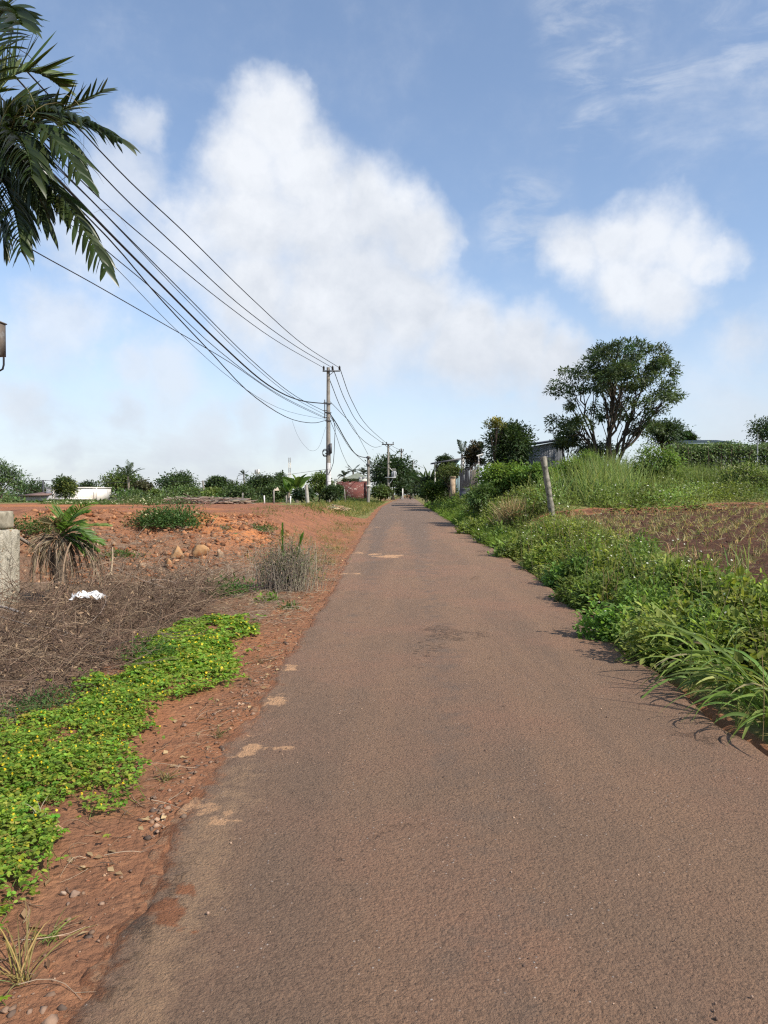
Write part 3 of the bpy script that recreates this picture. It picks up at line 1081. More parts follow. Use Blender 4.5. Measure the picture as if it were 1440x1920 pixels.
def sticks(g, n, poly, L=(.25, .9), hmax=.35, r=(.0022, .006), cols=((.170, .110, .076), (.108, .070, .050), (.25, .18, .12)), k=6, curl=.25, profile=None, twigs=2, flat=.35, dirang=None):
    p = poly_sample(poly, n, .25)
    z0 = H(p[:, 0], p[:, 1])
    hm = hmax * (np.ones(n) if profile is None else profile(p))
    z = z0 + hm * R.random(n) ** 1.3
    a = R.random(n) * 2 * PI if dirang is None else dirang + .7 * R.normal(size=n)
    el = flat * R.normal(size=n)
    d = np.stack([np.cos(a) * np.cos(el), np.sin(a) * np.cos(el), np.sin(el)], 1)
    l = R.uniform(*L, n)
    st = np.stack([p[:, 0], p[:, 1], z], 1)
    en = st + d * l[:, None]
    ct = (st + en) / 2 + R.normal(size=(n, 3)) * (curl * l)[:, None] * np.array([1, 1, .7])
    gz = lambda P: np.stack([P[..., 0], P[..., 1], np.maximum(P[..., 2], H(P[..., 0], P[..., 1]) + .006)], -1)
    Pn = gz(bez(st, ct, en, k))
    rad = R.uniform(*r, n)
    col = np.array(cols)[R.integers(0, len(cols), n)] * (1 + .2 * R.normal(size=(n, 1)))
    col = np.clip(col, .02, .6)
    tubes(g, Pn, rad[:, None] * np.linspace(1, .4, k)[None], 3, col)
    for _ in range(twigs):
        j = R.integers(1, k - 1, n)
        S = Pn[np.arange(n), j]
        E = S + unit(d + .8 * rdir(n)) * (l * R.uniform(.25, .5, n))[:, None]
        tubes(g, gz(bez(S, (S + E) / 2 + .05 * R.normal(size=(n, 3)) * l[:, None], E, 4)), (rad * .55)[:, None] * np.linspace(1, .4, 4)[None], 3, col)


def brush():
    cen = np.array([[-3.5, 6.9, .46, .7], [-3.0, 8.5, .40, .7], [-3.0, 10.6, .42, .8], [-4.6, 8.3, .50, .8], [-3.9, 5.6, .42, .7], [-4.2, 10.2, .46, .8], [-2.6, 11.9, .34, .7], [-4.9, 6.8, .5, .8]])

    def prof(p):
        v = .24 + .25 * fbm(p[:, 0], p[:, 1], 1.6, 3)
        for x, y, h, r in cen:
            v = np.maximum(v, h / .36 * np.exp(-(((p[:, 0] - x) / r) ** 2 + ((p[:, 1] - y) / r) ** 2)))
        return v
    g = Geo()
    sticks(g, 2600, BR_POLY, (.15, .9), .50, (.002, .006), profile=prof, twigs=2, flat=.5, curl=.3)
    sticks(g, 70, BR_POLY, (.5, 1.0), .40, (.004, .008), ((.24, .19, .155), (.18, .135, .11)), profile=prof, twigs=1)
    n = 1500                                     # dead leaves caught among the twigs
    p = poly_sample(BR_POLY, n, .25)
    P = np.stack([p[:, 0], p[:, 1], H(p[:, 0], p[:, 1]) + prof(p) * .9 * R.random(n)], 1)
    leaves(g, P, rdir(n), rdir(n) + np.array([0, 0, .4]), .03 + .04 * R.random(n), .012 + .016 * R.random(n),
           np.array([(.22, .145, .09), (.13, .085, .058), (.30, .21, .13)])[R.integers(0, 3, n)] * (1 + .2 * R.normal(size=(n, 1))), LEAF2)
    o = g.build('brush_pile', M_STICK, origin=(-3.6, 8, 0))
    tag(o, 'tangled heap of dry grey brown twigs between the concrete pillar and the green ground cover', 'brush pile', kind='stuff')
    g = Geo()                                    # straw and thin litter along the verge and below the bank
    pl = poly_px([(330, 1100), (300, 1060), (470, 1025), (600, 1020), (640, 1060), (600, 1130), (540, 1180), (470, 1170), (430, 1140)])
    sticks(g, 1500, pl, (.10, .40), .10, (.0015, .004), ((.30, .235, .16), (.20, .15, .105), (.38, .31, .22)), twigs=1, flat=.25)
    pl = poly_px([(190, 1100), (60, 1020), (120, 985), (330, 1000), (520, 1010), (560, 1060), (420, 1105)])
    sticks(g, 1500, pl, (.12, .5), .13, (.002, .005), ((.26, .20, .145), (.18, .13, .10), (.34, .28, .21)), twigs=1, flat=.3)
    pl = poly_px([(350, 1140), (520, 1120), (590, 1140), (520, 1290), (440, 1420), (330, 1480), (250, 1560), (130, 1800), (60, 1880), (60, 1700), (220, 1500), (330, 1360), (450, 1280)])
    sticks(g, 520, pl, (.05, .26), .03, (.0012, .003), ((.24, .16, .10), (.34, .25, .17), (.15, .10, .07)), twigs=1, flat=.15)
    o = g.build('straw', M_STICK, origin=(-3, 11, 0))
    tag(o, 'loose straw and twigs strewn on the red verge and the foot of the bank', 'dry straw', kind='stuff')
    g = Geo()                                    # dry grass on the verge between bank and road
    pl = poly_px([(560, 1120), (470, 1060), (520, 1010), (600, 985), (655, 985), (668, 1000), (640, 1040), (600, 1110)])
    n = 2600
    p = poly_sample(pl, 90, .3)
    c = p[R.integers(0, len(p), n)] + .13 * R.normal(size=(n, 2))
    c = c[c[:, 0] < XL(c[:, 1]) - .15]; n = len(c)
    B = np.stack([c[:, 0], c[:, 1], H(c[:, 0], c[:, 1])], 1)
    blades(g, B, np.array([0, 0, 1.]) + .6 * R.normal(size=(n, 3)), .06 + .16 * R.random(n), .009, 1.0, 3, np.where((R.random(n) < .7)[:, None], tint(n, (.33, .255, .14)), tint(n, (.15, .19, .06))))
    o = g.build('dry_grass', M_GRASS, origin=(-2.4, 15, .1))
    tag(o, 'short tan dry grass between the dirt bank and the road edge', 'dry grass', kind='stuff')
    # fallen leaves
    g = Geo()
    n = 1500
    p = poly_sample(poly_px([(200, 1110), (440, 1040), (640, 1020), (665, 1040), (560, 1200), (480, 1330), (380, 1440), (300, 1540), (130, 1800), (40, 1880), (60, 1700), (220, 1490), (300, 1360), (440, 1290), (470, 1170)]), n, .2)
    P = np.stack([p[:, 0], p[:, 1], H(p[:, 0], p[:, 1]) + .008], 1)
    leaves(g, P, rdir(n) * np.array([1, 1, .2]), np.array([0, 0, 1.]) + .35 * R.normal(size=(n, 3)), .035 + .03 * R.random(n), .018 + .015 * R.random(n),
           np.array([(.28, .18, .10), (.17, .10, .06), (.38, .27, .15)])[R.integers(0, 3, n)] * (1 + .2 * R.normal(size=(n, 1))), LEAF2)
    o = g.build('fallen_leaves', M_DRY, origin=(-2, 8, 0))
    tag(o, 'scattered dry fallen leaves on the red earth verge', 'dead leaves', kind='stuff')


brush()


def stones_and_clods():
    ms = grain_mat('field_stone', (.34, .235, .15), (.20, .13, .085), 9, .9, .015, c3=(.40, .20, .09), s3=4)
    mo = grain_mat('ochre_rock', (.42, .245, .115), (.26, .145, .075), 6, .92, .02, c3=(.36, .15, .06), s3=3)
    mg = grain_mat('grey_stone', (.26, .215, .185), (.15, .12, .105), 14, .9, .01, c3=(.38, .31, .25), s3=6, usetint=True)
    big = [(374, 1042, 46, 30, 'large ochre boulder with a flat top, biggest rock on the dirt bank'),
           (333, 1053, 42, 32, 'rounded ochre rock just left of the biggest boulder on the bank'),
           (318, 1068, 24, 20, 'small orange rock at the foot of the rounded ochre rock'),
           (412, 1043, 16, 20, 'narrow upright grey rock just right of the biggest boulder'),
           (350, 990, 30, 16, 'pale rock half buried in the crest of the dirt bank'),
           (303, 1080, 22, 18, 'brown stone lowest in the row of rocks below the bank'),
           (268, 1065, 20, 15, 'tan stone standing clear to the left of the other bank rocks'),
           (213, 1030, 16, 12, 'small yellowish stone beside the bare root on the bank')]
    for k, (px, py, w_, h_, lb) in enumerate(big):
        p = ground(px, py)
        p[2] = float(H(p[0], p[1]))
        s = w_ / F_PX * p[1] * .58; sz = h_ / F_PX * p[1] * .62
        g = Geo()
        rock(g, p + np.array([0, 0, sz * .45]), (s, s * .8, sz), 20 + k, ICO3, rz=k * 1.3)
        tag(g.build('rock', mo if k < 3 else ms, origin=p), lb, 'rock', 'rocks on the dirt bank')
    small = [(118, 1683, 17, 'pale cream stone, lightest in the heap at the foot of the ground cover'), (141, 1680, 22, 'grey flat stone beside the pale cream stone'), (128, 1700, 12, 'small dark pebble in front of the pale cream stone'),
             (163, 1470, 13, 'lone pinkish stone at the edge of the ground cover, on bare earth'), (346, 1362, 13, 'grey stone by the kerb, on the bare earth below the flowers'), (290, 1404, 11, 'pinkish pebble among roots on the bare red earth'),
             (402, 1340, 10, 'round pale pebble close to the concrete edging'), (290, 1503, 12, 'dark stone lying against the broken asphalt edge')]
    for k, (px, py, w_, lb) in enumerate(small):
        p = ground(px, py)
        p[2] = float(H(p[0], p[1]))
        s = w_ / F_PX * p[1] * .62
        g = Geo()
        rock(g, p + np.array([0, 0, s * .4]), (s, s * .75, s * .6), 60 + k, ICO2, col=(1.7, 1.5, 1.25) if k == 0 else np.array((1.05, .85, .7)) * (.8 + .3 * R.random()), rz=k)
        tag(g.build('stone', mg, origin=p), lb, 'stone', 'stones on the verge')
    # gravel
    g = Geo()
    pl = poly_px([(480, 1200), (560, 1190), (640, 1080), (660, 1050), (600, 1180), (500, 1330), (440, 1430), (330, 1540), (250, 1640), (160, 1800), (60, 1900), (0, 1900), (150, 1690), (250, 1540), (340, 1420), (440, 1290)])
    n = 1500
    p = poly_sample(pl, n, .2)
    s = .003 + .011 * R.random(n) ** 4.0
    c0 = np.array([(1.0, .78, .58), (.75, .55, .42), (1.25, 1.0, .8), (1.1, .55, .34)])[R.integers(0, 4, n)]
    V = ICO1[0][None] * (s[:, None, None] * (.7 + .6 * R.random((n, 1, 3))) * np.array([1, 1, .6])) * (1 + .28 * R.normal(size=(n, 12, 1)))
    zz = np.maximum(H(p[:, 0], p[:, 1]), np.where(p[:, 0] > XL(p[:, 1]) - .02, ZR(p[:, 1]) - .03, -9))
    V = V + np.stack([p[:, 0], p[:, 1], zz + s * .3], 1)[:, None]
    g.add(V.reshape(-1, 3), (ICO1[1][None] + (np.arange(n) * 12)[:, None, None]).reshape(-1, 3), np.repeat(c0, 12, 0))
    n = 520                                      # broken asphalt crumbs along the edge
    yy = 1.7 + 7 * R.random(n) ** 1.3
    clump = fbm(yy, yy * 0 + 3, 1.6, 3) > -.05
    yy = yy[clump]; n = len(yy)
    xx = XL(yy) - .03 + .07 * R.normal(size=n)
    s = .004 + .016 * R.random(n) ** 3
    V = ICO1[0][None] * (s[:, None, None] * (.7 + .6 * R.random((n, 1, 3))) * np.array([1, 1, .7])) * (1 + .28 * R.normal(size=(n, 12, 1)))
    V = V + np.stack([xx, yy, ZR(yy) - .022 + s * .3], 1)[:, None]
    g.add(V.reshape(-1, 3), (ICO1[1][None] + (np.arange(n) * 12)[:, None, None]).reshape(-1, 3), np.repeat(np.array([(.55, .45, .38), (.85, .65, .5), (.42, .36, .32), (1.2, .95, .75)])[R.integers(0, 4, n)], 12, 0))
    n = 900                                      # grit lying on the asphalt
    yy = 1.9 + 12 * R.random(n) ** 1.4
    xx = XL(yy) + .25 + (XR(yy) - XL(yy) - .4) * R.random(n)
    s = .0022 + .004 * R.random(n) ** 3
    V = ICO1[0][None] * (s[:, None, None] * (.7 + .6 * R.random((n, 1, 3))))
    V = V + np.stack([xx, yy, ZR(yy) + .025 * np.sin(PI * (xx - XL(yy)) / (XR(yy) - XL(yy))) + .001], 1)[:, None]
    g.add(V.reshape(-1, 3), (ICO1[1][None] + (np.arange(n) * 12)[:, None, None]).reshape(-1, 3), np.repeat(np.array([(1.5, 1.25, 1.05), (.8, .65, .55), (.45, .36, .32)])[R.integers(0, 3, n)], 12, 0))
    o = g.build('gravel', mg, origin=(-1.5, 5, 0))
    tag(o, 'fine loose gravel along the broken left edge of the road', 'gravel', kind='stuff')
    # clods on the bank
    md = grain_mat('dirt_clod', (.36, .145, .058), (.23, .10, .05), 8, .95, .01, c3=(.43, .235, .12), s3=4, usetint=True)
    g = Geo()
    n = 6500
    pl = poly_px([(30, 990), (200, 955), (330, 972), (470, 965), (540, 1000), (530, 1030), (430, 1060), (330, 1090), (200, 1100), (60, 1090)])
    p = poly_sample(pl, n, .3)
    s = .010 + .065 * R.random(n) ** 4.5
    V = ICO1[0][None] * (s[:, None, None] * (.6 + .7 * R.random((n, 1, 3)))) * (1 + .15 * R.normal(size=(n, 12, 1)))
    V = V * (1 + .2 * R.normal(size=(n, 12, 1))) * np.array([1, 1, .75]) + np.stack([p[:, 0], p[:, 1], H(p[:, 0], p[:, 1]) + s * .2], 1)[:, None]
    c0 = np.array([(1, 1, 1), (.52, .56, .62), (1.15, 1.3, 1.45), (.68, .64, .66), (.6, .66, .75)])[R.integers(0, 5, n)]
    g.add(V.reshape(-1, 3), (ICO1[1][None] + (np.arange(n) * 12)[:, None, None]).reshape(-1, 3), np.repeat(c0, 12, 0))
    o = g.build('dirt_clods', md, origin=(-6, 17, .5))
    tag(o, 'broken orange and brown dirt clods covering the bank', 'dirt clods', kind='stuff')


stones_and_clods()


def small_left_plants():
    def weed(px, py, name, label, n, hgt, rad, L, W, col, cat='weed', group=None, tmpl=LEAF6, mat=None, stems=10, flowers=0, fcol=(.8, .8, .74), var=.2, inner=.6):
        p = ground(px, py); p[2] = float(H(p[0], p[1]))
        t = thing(name, label, cat, p, group)
        m = max(3, int(6 * rad / .4))
        c = p + np.stack([R.normal(size=m) * rad * .35, R.normal(size=m) * rad * .3, 0 * R.random(m)], 1)
        g = Geo()
        P, u = bush_mass(g, c, rad * (.5 + .3 * R.random(m)), hgt * (.55 + .45 * R.random(m)), n, L, W, col, var, tmpl, inner=inner)
        g.build('foliage', mat or M_LEAF_SOFT, t)
        g = Geo()
        i = R.integers(0, n, stems)
        A = p + np.stack([R.normal(size=stems) * rad * .2, R.normal(size=stems) * rad * .2, np.zeros(stems)], 1)
        tubes(g, bez(A, (A + P[i]) / 2 + np.array([0, 0, hgt * .15]), P[i], 5), np.linspace(.006, .002, 5)[None] * np.ones((stems, 1)), 4, tint(stems, (.14, .13, .06)))
        g.build('stems', M_STICK, t)
        if flowers:
            g = Geo()
            i = R.integers(0, n, flowers)
            i = i[P[i, 2] > p[2] + hgt * .3]
            flower_dots(g, P[i] + np.array([0, 0, .04]), .02 * p[1] / 12, fcol)
            g.build('flowers', M_LEAF_SOFT, t, kind='stuff')
        return t
    weed(272, 1245, 'fern_weed', 'feathery blue green weed rising from the ground cover beside the brush pile', 1500, .26, .34, .030, .010, (.085, .17, .045))
    weed(130, 1320, 'fern_weed', 'low feathery green weed sprawling over the front edge of the brush pile', 1700, .13, .52, .032, .010, (.085, .15, .05))
    weed(435, 1115, 'leafy_weed', 'loose green weed growing at the right end of the brush pile', 900, .42, .42, .05, .02, (.075, .14, .04))
    weed(505, 1125, 'leafy_weed', 'small bright yellow green seedling on litter below the dry shrub', 120, .16, .16, .06, .03, (.16, .26, .04))
    weed(545, 1140, 'leafy_weed', 'low sparse weed on the red verge closest to the road', 130, .12, .18, .05, .022, (.10, .17, .045))
    weed(310, 985, 'flowering_bush', 'big round green bush with pale flowers on top of the dirt plateau', 5200, .60, .95, .075, .030, (.085, .145, .045), cat='bush', flowers=150, fcol=(.62, .60, .38), tmpl=LEAF2)
    weed(75, 1000, 'leafy_weed', 'green weed bush behind the top of the concrete pillar', 900, .5, .6, .08, .035, (.085, .14, .04), tmpl=LEAF2)
    weed(230, 1050, 'leafy_weed', 'creeping green patch on the slope beside the bare root', 420, .16, .5, .06, .028, (.09, .155, .04), tmpl=LEAF2)
    weed(486, 995, 'leafy_weed', 'flat line of green weeds along the edge of the orange mound', 700, .18, .55, .07, .03, (.09, .15, .045), tmpl=LEAF2)
    weed(420, 990, 'leafy_weed', 'sparse dark weed on the middle of the orange mound', 160, .12, .35, .06, .025, (.10, .14, .05), tmpl=LEAF2)
    # the dry shrub by the roadside
    p = ground(540, 1108); p[2] = float(H(p[0], p[1]))
    t = thing('dry_shrub', 'grey half dry shrub with two green upright shoots on the verge', 'shrub', p)
    n = 520
    g = Geo()
    A = p + np.stack([.22 * R.normal(size=n), .22 * R.normal(size=n), np.zeros(n)], 1)
    a = R.random(n) * 2 * PI; sp = .5 * R.random(n) ** .7
    E = A + np.stack([np.cos(a) * sp * .75, np.sin(a) * sp * .6, .95 * (1 - .6 * sp) * R.uniform(.5, 1.0, n)], 1)
    tubes(g, bez(A, (A + E) / 2 + np.array([0, 0, .15]), E, 6), (R.uniform(.0025, .005, n))[:, None] * np.linspace(1, .4, 6)[None], 3,
          np.array([(.25, .215, .17), (.17, .135, .11), (.30, .27, .19)])[R.integers(0, 3, n)] * (1 + .15 * R.normal(size=(n, 1))))
    g.build('stems', M_STICK, t)
    g = Geo()
    m = 2200
    i = R.integers(0, n, m); f = R.random((m, 1)) ** .6
    P = A[i] * (1 - f) + E[i] * f + .04 * R.normal(size=(m, 3)) + np.array([0, 0, .05])
    gr = R.random(m) < .45
    leaves(g, P, rdir(m) + np.array([0, 0, .6]), rdir(m), .045 + .03 * R.random(m), .010 + .006 * R.random(m), np.where(gr[:, None], tint(m, (.085, .125, .04)), tint(m, (.235, .19, .13))), LEAF2)
    g.build('foliage', M_DRY, t)
    for (px, py, l) in ((530, 985, 1.0), (567, 1003, .8)):
        tp = at(px, py, p[1]); b = p + np.array([(tp[0] - p[0]) * .6, 0, .35])
        P = bez(b, b + (tp - b) * .5 + np.array([-.03, 0, .05]), tp, 8)[0]
        frond(t, P, .24, .026, 22, (.11, .20, .04), M_LEAF, droop=.25, fwd=1.5, lift=.0, rach=.008, segs=3, name='shoot')
    # dead palm with a green heart, beside the pillar
    p = at(118, 1168, 10.6); p[2] = float(H(p[0], p[1]))
    t = thing('young_palm', 'stunted palm with a skirt of hanging dead fronds and fresh green fronds beside the pillar', 'palm', p)
    g = Geo()
    tubes(g, bez(p, p + np.array([-.04, 0, .4]), p + np.array([-.08, .0, .72]), 8), np.linspace(.11, .09, 8), 8)
    g.build('trunk', M_BARK, t, smooth_=True)
    hub = p + np.array([-.05, .05, .95])
    for (px, py, zup, col, ll) in ((176, 944, .5, (.14, .235, .035), .24), (150, 985, .35, (.115, .205, .03), .28), (205, 985, .25, (.16, .22, .06), .22), (120, 965, .45, (.11, .18, .035), .30), (192, 1020, .2, (.09, .17, .025), .28),
                               (165, 1005, .35, (.085, .15, .03), .30), (95, 985, .35, (.20, .17, .09), .28), (182, 1032, .12, (.11, .19, .03), .26), (160, 962, .35, (.10, .19, .03), .26), (172, 1045, .15, (.08, .15, .025), .3)):
        tp = at(px, py, p[1] + .35 * R.normal())
        P = bez(hub, hub + (tp - hub) * .5 + np.array([0, 0, zup * .45]), tp, 9)[0]
        frond(t, P, ll, .034, 20, col, M_LEAF, droop=.45, rach=.011, segs=3, fwd=.9)
    for k in range(40):
        a = R.uniform(0, 2 * PI)
        rad = R.uniform(.22, .6)
        mid = hub + np.array([math.cos(a) * rad * .75, math.sin(a) * rad * .6, R.uniform(.0, .3)])
        end = p + np.array([math.cos(a) * rad * 1.0 + .05, math.sin(a) * rad * .8, R.uniform(.02, .55)])
        frond(t, bez(hub + np.array([0, 0, -.1]), mid, end, 8)[0], R.uniform(.18, .34), .014, 13, ((.225, .165, .115), (.16, .115, .085), (.30, .235, .17))[k % 3], M_DRY, droop=1.3, rach=.009, fwd=1.5, lift=-.2, segs=3, name='dead_frond', spread=.5)
    # fan of dead stalks lying in front of it
    q = at(118, 1130, 10.0); q[2] = float(H(q[0], q[1])) + .30
    n = 46
    g = Geo()
    d = np.stack([.55 * R.normal(size=n), -.25 + .3 * R.normal(size=n), -.9 + .25 * R.normal(size=n)], 1)
    blades(g, np.repeat(q[None], n, 0) + .02 * R.normal(size=(n, 3)), d, .3 + .25 * R.random(n), .014, .3, 4, tint(n, (.30, .205, .145), .15))
    tubes(g, bez(q, q + np.array([-.05, .1, .35]), q + np.array([-.02, .3, .55]), 6), .012, 5, (.28, .2, .14))
    tag(g.build('dead_frond', M_DRY, origin=q), 'fan of reddish dead palm leaflets spread at the foot of the stunted palm', 'palm frond')
    # bare forked root on the slope
    p = ground(207, 1092); p[2] = float(H(p[0], p[1]))
    tp = at(211, 1026, p[1] + .2)
    g = Geo()
    tubes(g, bez(p + np.array([0, 0, .12]), (p + tp) / 2 + np.array([.03, 0, .05]), tp, 7), np.linspace(.022, .010, 7), 6, (.34, .26, .17))
    for k in range(7):
        a = -.5 + k * .28
        e = p + np.array([.24 * math.sin(a * 2 - .4), -.15 * math.cos(a), 0]); e[2] = float(H(e[0], e[1])) + .01
        tubes(g, bez(p + np.array([0, 0, .16]), (p + e) / 2 + np.array([0, 0, .09]), e, 5), np.linspace(.012, .005, 5), 5, (.32, .24, .16))
    tag(g.build('root', M_STICK, origin=p), 'bare pale uprooted stump with splayed roots on the dirt slope', 'root')
    # grass tuft and dry tufts near the camera
    for (px, py, n, l, col, lb) in ((40, 1850, 26, .26, (.28, .22, .09), 'yellowing grass tuft on red earth at the bottom left corner'),
                                (75, 1552, 22, .13, (.46, .42, .33), 'bleached dry grass tuft at the edge of the ground cover'),
                                (490, 1245, 16, .17, (.17, .13, .075), 'dry brown tuft on bare earth right of the ground cover'),
                                (410, 1385, 16, .12, (.15, .13, .06), 'dull tuft growing by the broken asphalt edge'),
                                (95, 1770, 16, .12, (.19, .22, .06), 'small green grass tuft in the kerb gap near the camera'),
                                (310, 1465, 18, .11, (.20, .19, .07), 'thin grass tuft at the tip of the ground cover')):
        p = ground(px, py); p[2] = float(H(p[0], p[1]))
        g = Geo()
        a = R.random(n) * 2 * PI; s = R.uniform(.3, 1.3, n)
        blades(g, np.repeat(p[None], n, 0) + .015 * R.normal(size=(n, 3)) * np.array([1, 1, 0]), np.stack([np.cos(a) * s, np.sin(a) * s, np.ones(n)], 1), l * (.5 + .7 * R.random(n)), .006, 1.3, 5, tint(n, col))
        tag(g.build('grass_tuft', M_GRASS, origin=p), lb, 'grass tuft', 'grass tufts on the left verge')
    # one brown curled leaf
    p = ground(91, 1570); p[2] = float(H(p[0], p[1])) + .01
    g = Geo()
    leaves(g, p[None], np.array([[1, .3, .05]]), np.array([[0, -.3, 1.]]), .07, .05, (.44, .27, .17), LEAF6)
    tag(g.build('dead_leaf', M_DRY, origin=p), 'single tan curled leaf lying on red earth under the bleached grass', 'dead leaf')
    return weed


WEED = small_left_plants()


# ------------------------------------------------------------------ concrete pillar, bag, board
def sub_block(c, s, seed, amp=.012, n=14, taper=0.0):
    """box with a gridded, worn surface"""
    import bmesh
    bm = bmesh.new()
    bmesh.ops.create_cube(bm, size=1)
    bmesh.ops.subdivide_edges(bm, edges=bm.edges[:], cuts=n, use_grid_fill=True)
    V = np.array([v.co[:] for v in bm.verts])
    bmesh.ops.triangulate(bm, faces=bm.faces[:])
    Fc = np.array([[v.index for v in f.verts] for f in bm.faces])
    bm.free()
    cheb = np.sort(np.abs(V), 1)
    edge = smooth((cheb[:, 1] - .40) / .10)
    W = V * np.array(s)
    rr = fbm(W[:, 0] * 1.3 + W[:, 1] + seed, W[:, 2] + W[:, 1] * .7, 6.0, 4)
    W = W * (1 - (.05 * edge * (1 + rr))[:, None])
    W[:, 0] *= 1 - taper * (.5 - V[:, 2])
    W = W + unit(W) * (amp * rr)[:, None]
    return W + np.array(c), Fc


def near_pillar():
    b = at(-2, 1155, 10.0); b[2] = float(H(b[0], b[1])) - .05
    t = thing('gate_pillar', 'weathered whitewashed concrete pillar with a loose cap block at the left edge', 'pillar', b)
    ztop = at(0, 960, 10)[2]; zmid = at(0, 994, 10)[2]
    xr = at(40, 1000, 10.5)[0]; xr2 = at(28, 975, 10.47)[0]
    m1, w, out = new_mat('old_whitewash')
    co = w.new('ShaderNodeTexCoord').outputs['Object']
    n1 = w.noise(co, 4.0, 7, .68); n2 = w.noise(co, 14, 7, .7)
    col = w.mix(w.remap(n2, .35, .65, 0, 1, True), (.50, .455, .36), (.34, .31, .245))
    col = w.mix(w.remap(n1, .46, .60, 0, .8, True), col, (.25, .225, .165))
    col = w.mix(w.remap(w.noise(co, 7, 8, .75), .54, .62, 0, .85, True), col, (.10, .092, .072))
    w.l.new(principled(w, col, .9, .15, bump(w, w.math('ADD', n2, w.noise(co, 50, 4, .6)), .02, .9)), out.inputs[0])
    m2 = grain_mat('bare_concrete', (.36, .32, .24), (.23, .20, .145), 9, .92, .012, c3=(.14, .125, .09), s3=5)
    wd = .56
    V, Fc = sub_block((xr - wd / 2, 10 + .25, (zmid + b[2]) / 2), (wd, .5, zmid - b[2]), 3, .022, 16, taper=.06)
    Geo().add(V, Fc).build('block', m1, t)
    V, Fc = sub_block((xr2 - wd / 2, 10 + .24, (ztop + zmid) / 2 + .006), (wd, .46, ztop - zmid), 9, .012, 10)
    Geo().add(V, Fc).build('cap', m2, t)


near_pillar()


def odds():
    # crumpled white bag
    p = ground(168, 1160); p[2] = float(H(p[0], p[1]))
    n = 26
    s = np.linspace(-.5, .5, n)
    X, Y = np.meshgrid(s, s, indexing='ij')
    Z = .11 + .10 * np.abs(fbm(X, Y + 3, 4.0, 4)) - .16 * (X ** 2 + Y ** 2)
    V = np.stack([p[0] + X * .40 + .05 * fbm(X, Y, 3, 3), p[1] + Y * .32 + .05 * fbm(X + 9, Y, 3, 3), p[2] + .22 + Z], -1).reshape(-1, 3)
    i, j = np.meshgrid(np.arange(n - 1), np.arange(n - 1), indexing='ij')
    q = np.stack([i * n + j, (i + 1) * n + j, (i + 1) * n + j + 1, i * n + j + 1], -1).reshape(-1, 4)
    mw = grain_mat('white_plastic', (.80, .80, .79), (.68, .68, .67), 5, .45, .003, spec=.4)
    o = Geo().add(V, q).build('plastic_bag', mw, origin=p, smooth_=True)
    sm = o.modifiers.new('thickness', 'SOLIDIFY'); sm.thickness = .004
    tag(o, 'crumpled white plastic bag caught on the dry brush', 'plastic bag')
    # leaning board behind the pillar
    a = at(36, 1008, 10.9); b = at(80, 1036, 11.4)
    g = Geo()
    bar(g, a, b, .028, 4, (.26, .21, .165))
    tag(g.build('board', M_STICK, origin=a), 'grey weathered batten sloping down from behind the pillar', 'board')
    # pale stick on the brush
    a = ground(-10, 1180); a[2] += .28; b = ground(46, 1196); b[2] += .26
    g = Geo()
    tubes(g, bez(a, (a + b) / 2 + np.array([0, 0, .03]), b, 6), .016, 6, (.42, .36, .31))
    tag(g.build('branch', M_STICK, origin=a), 'pale bare branch lying on the brush pile below the pillar', 'branch')


odds()

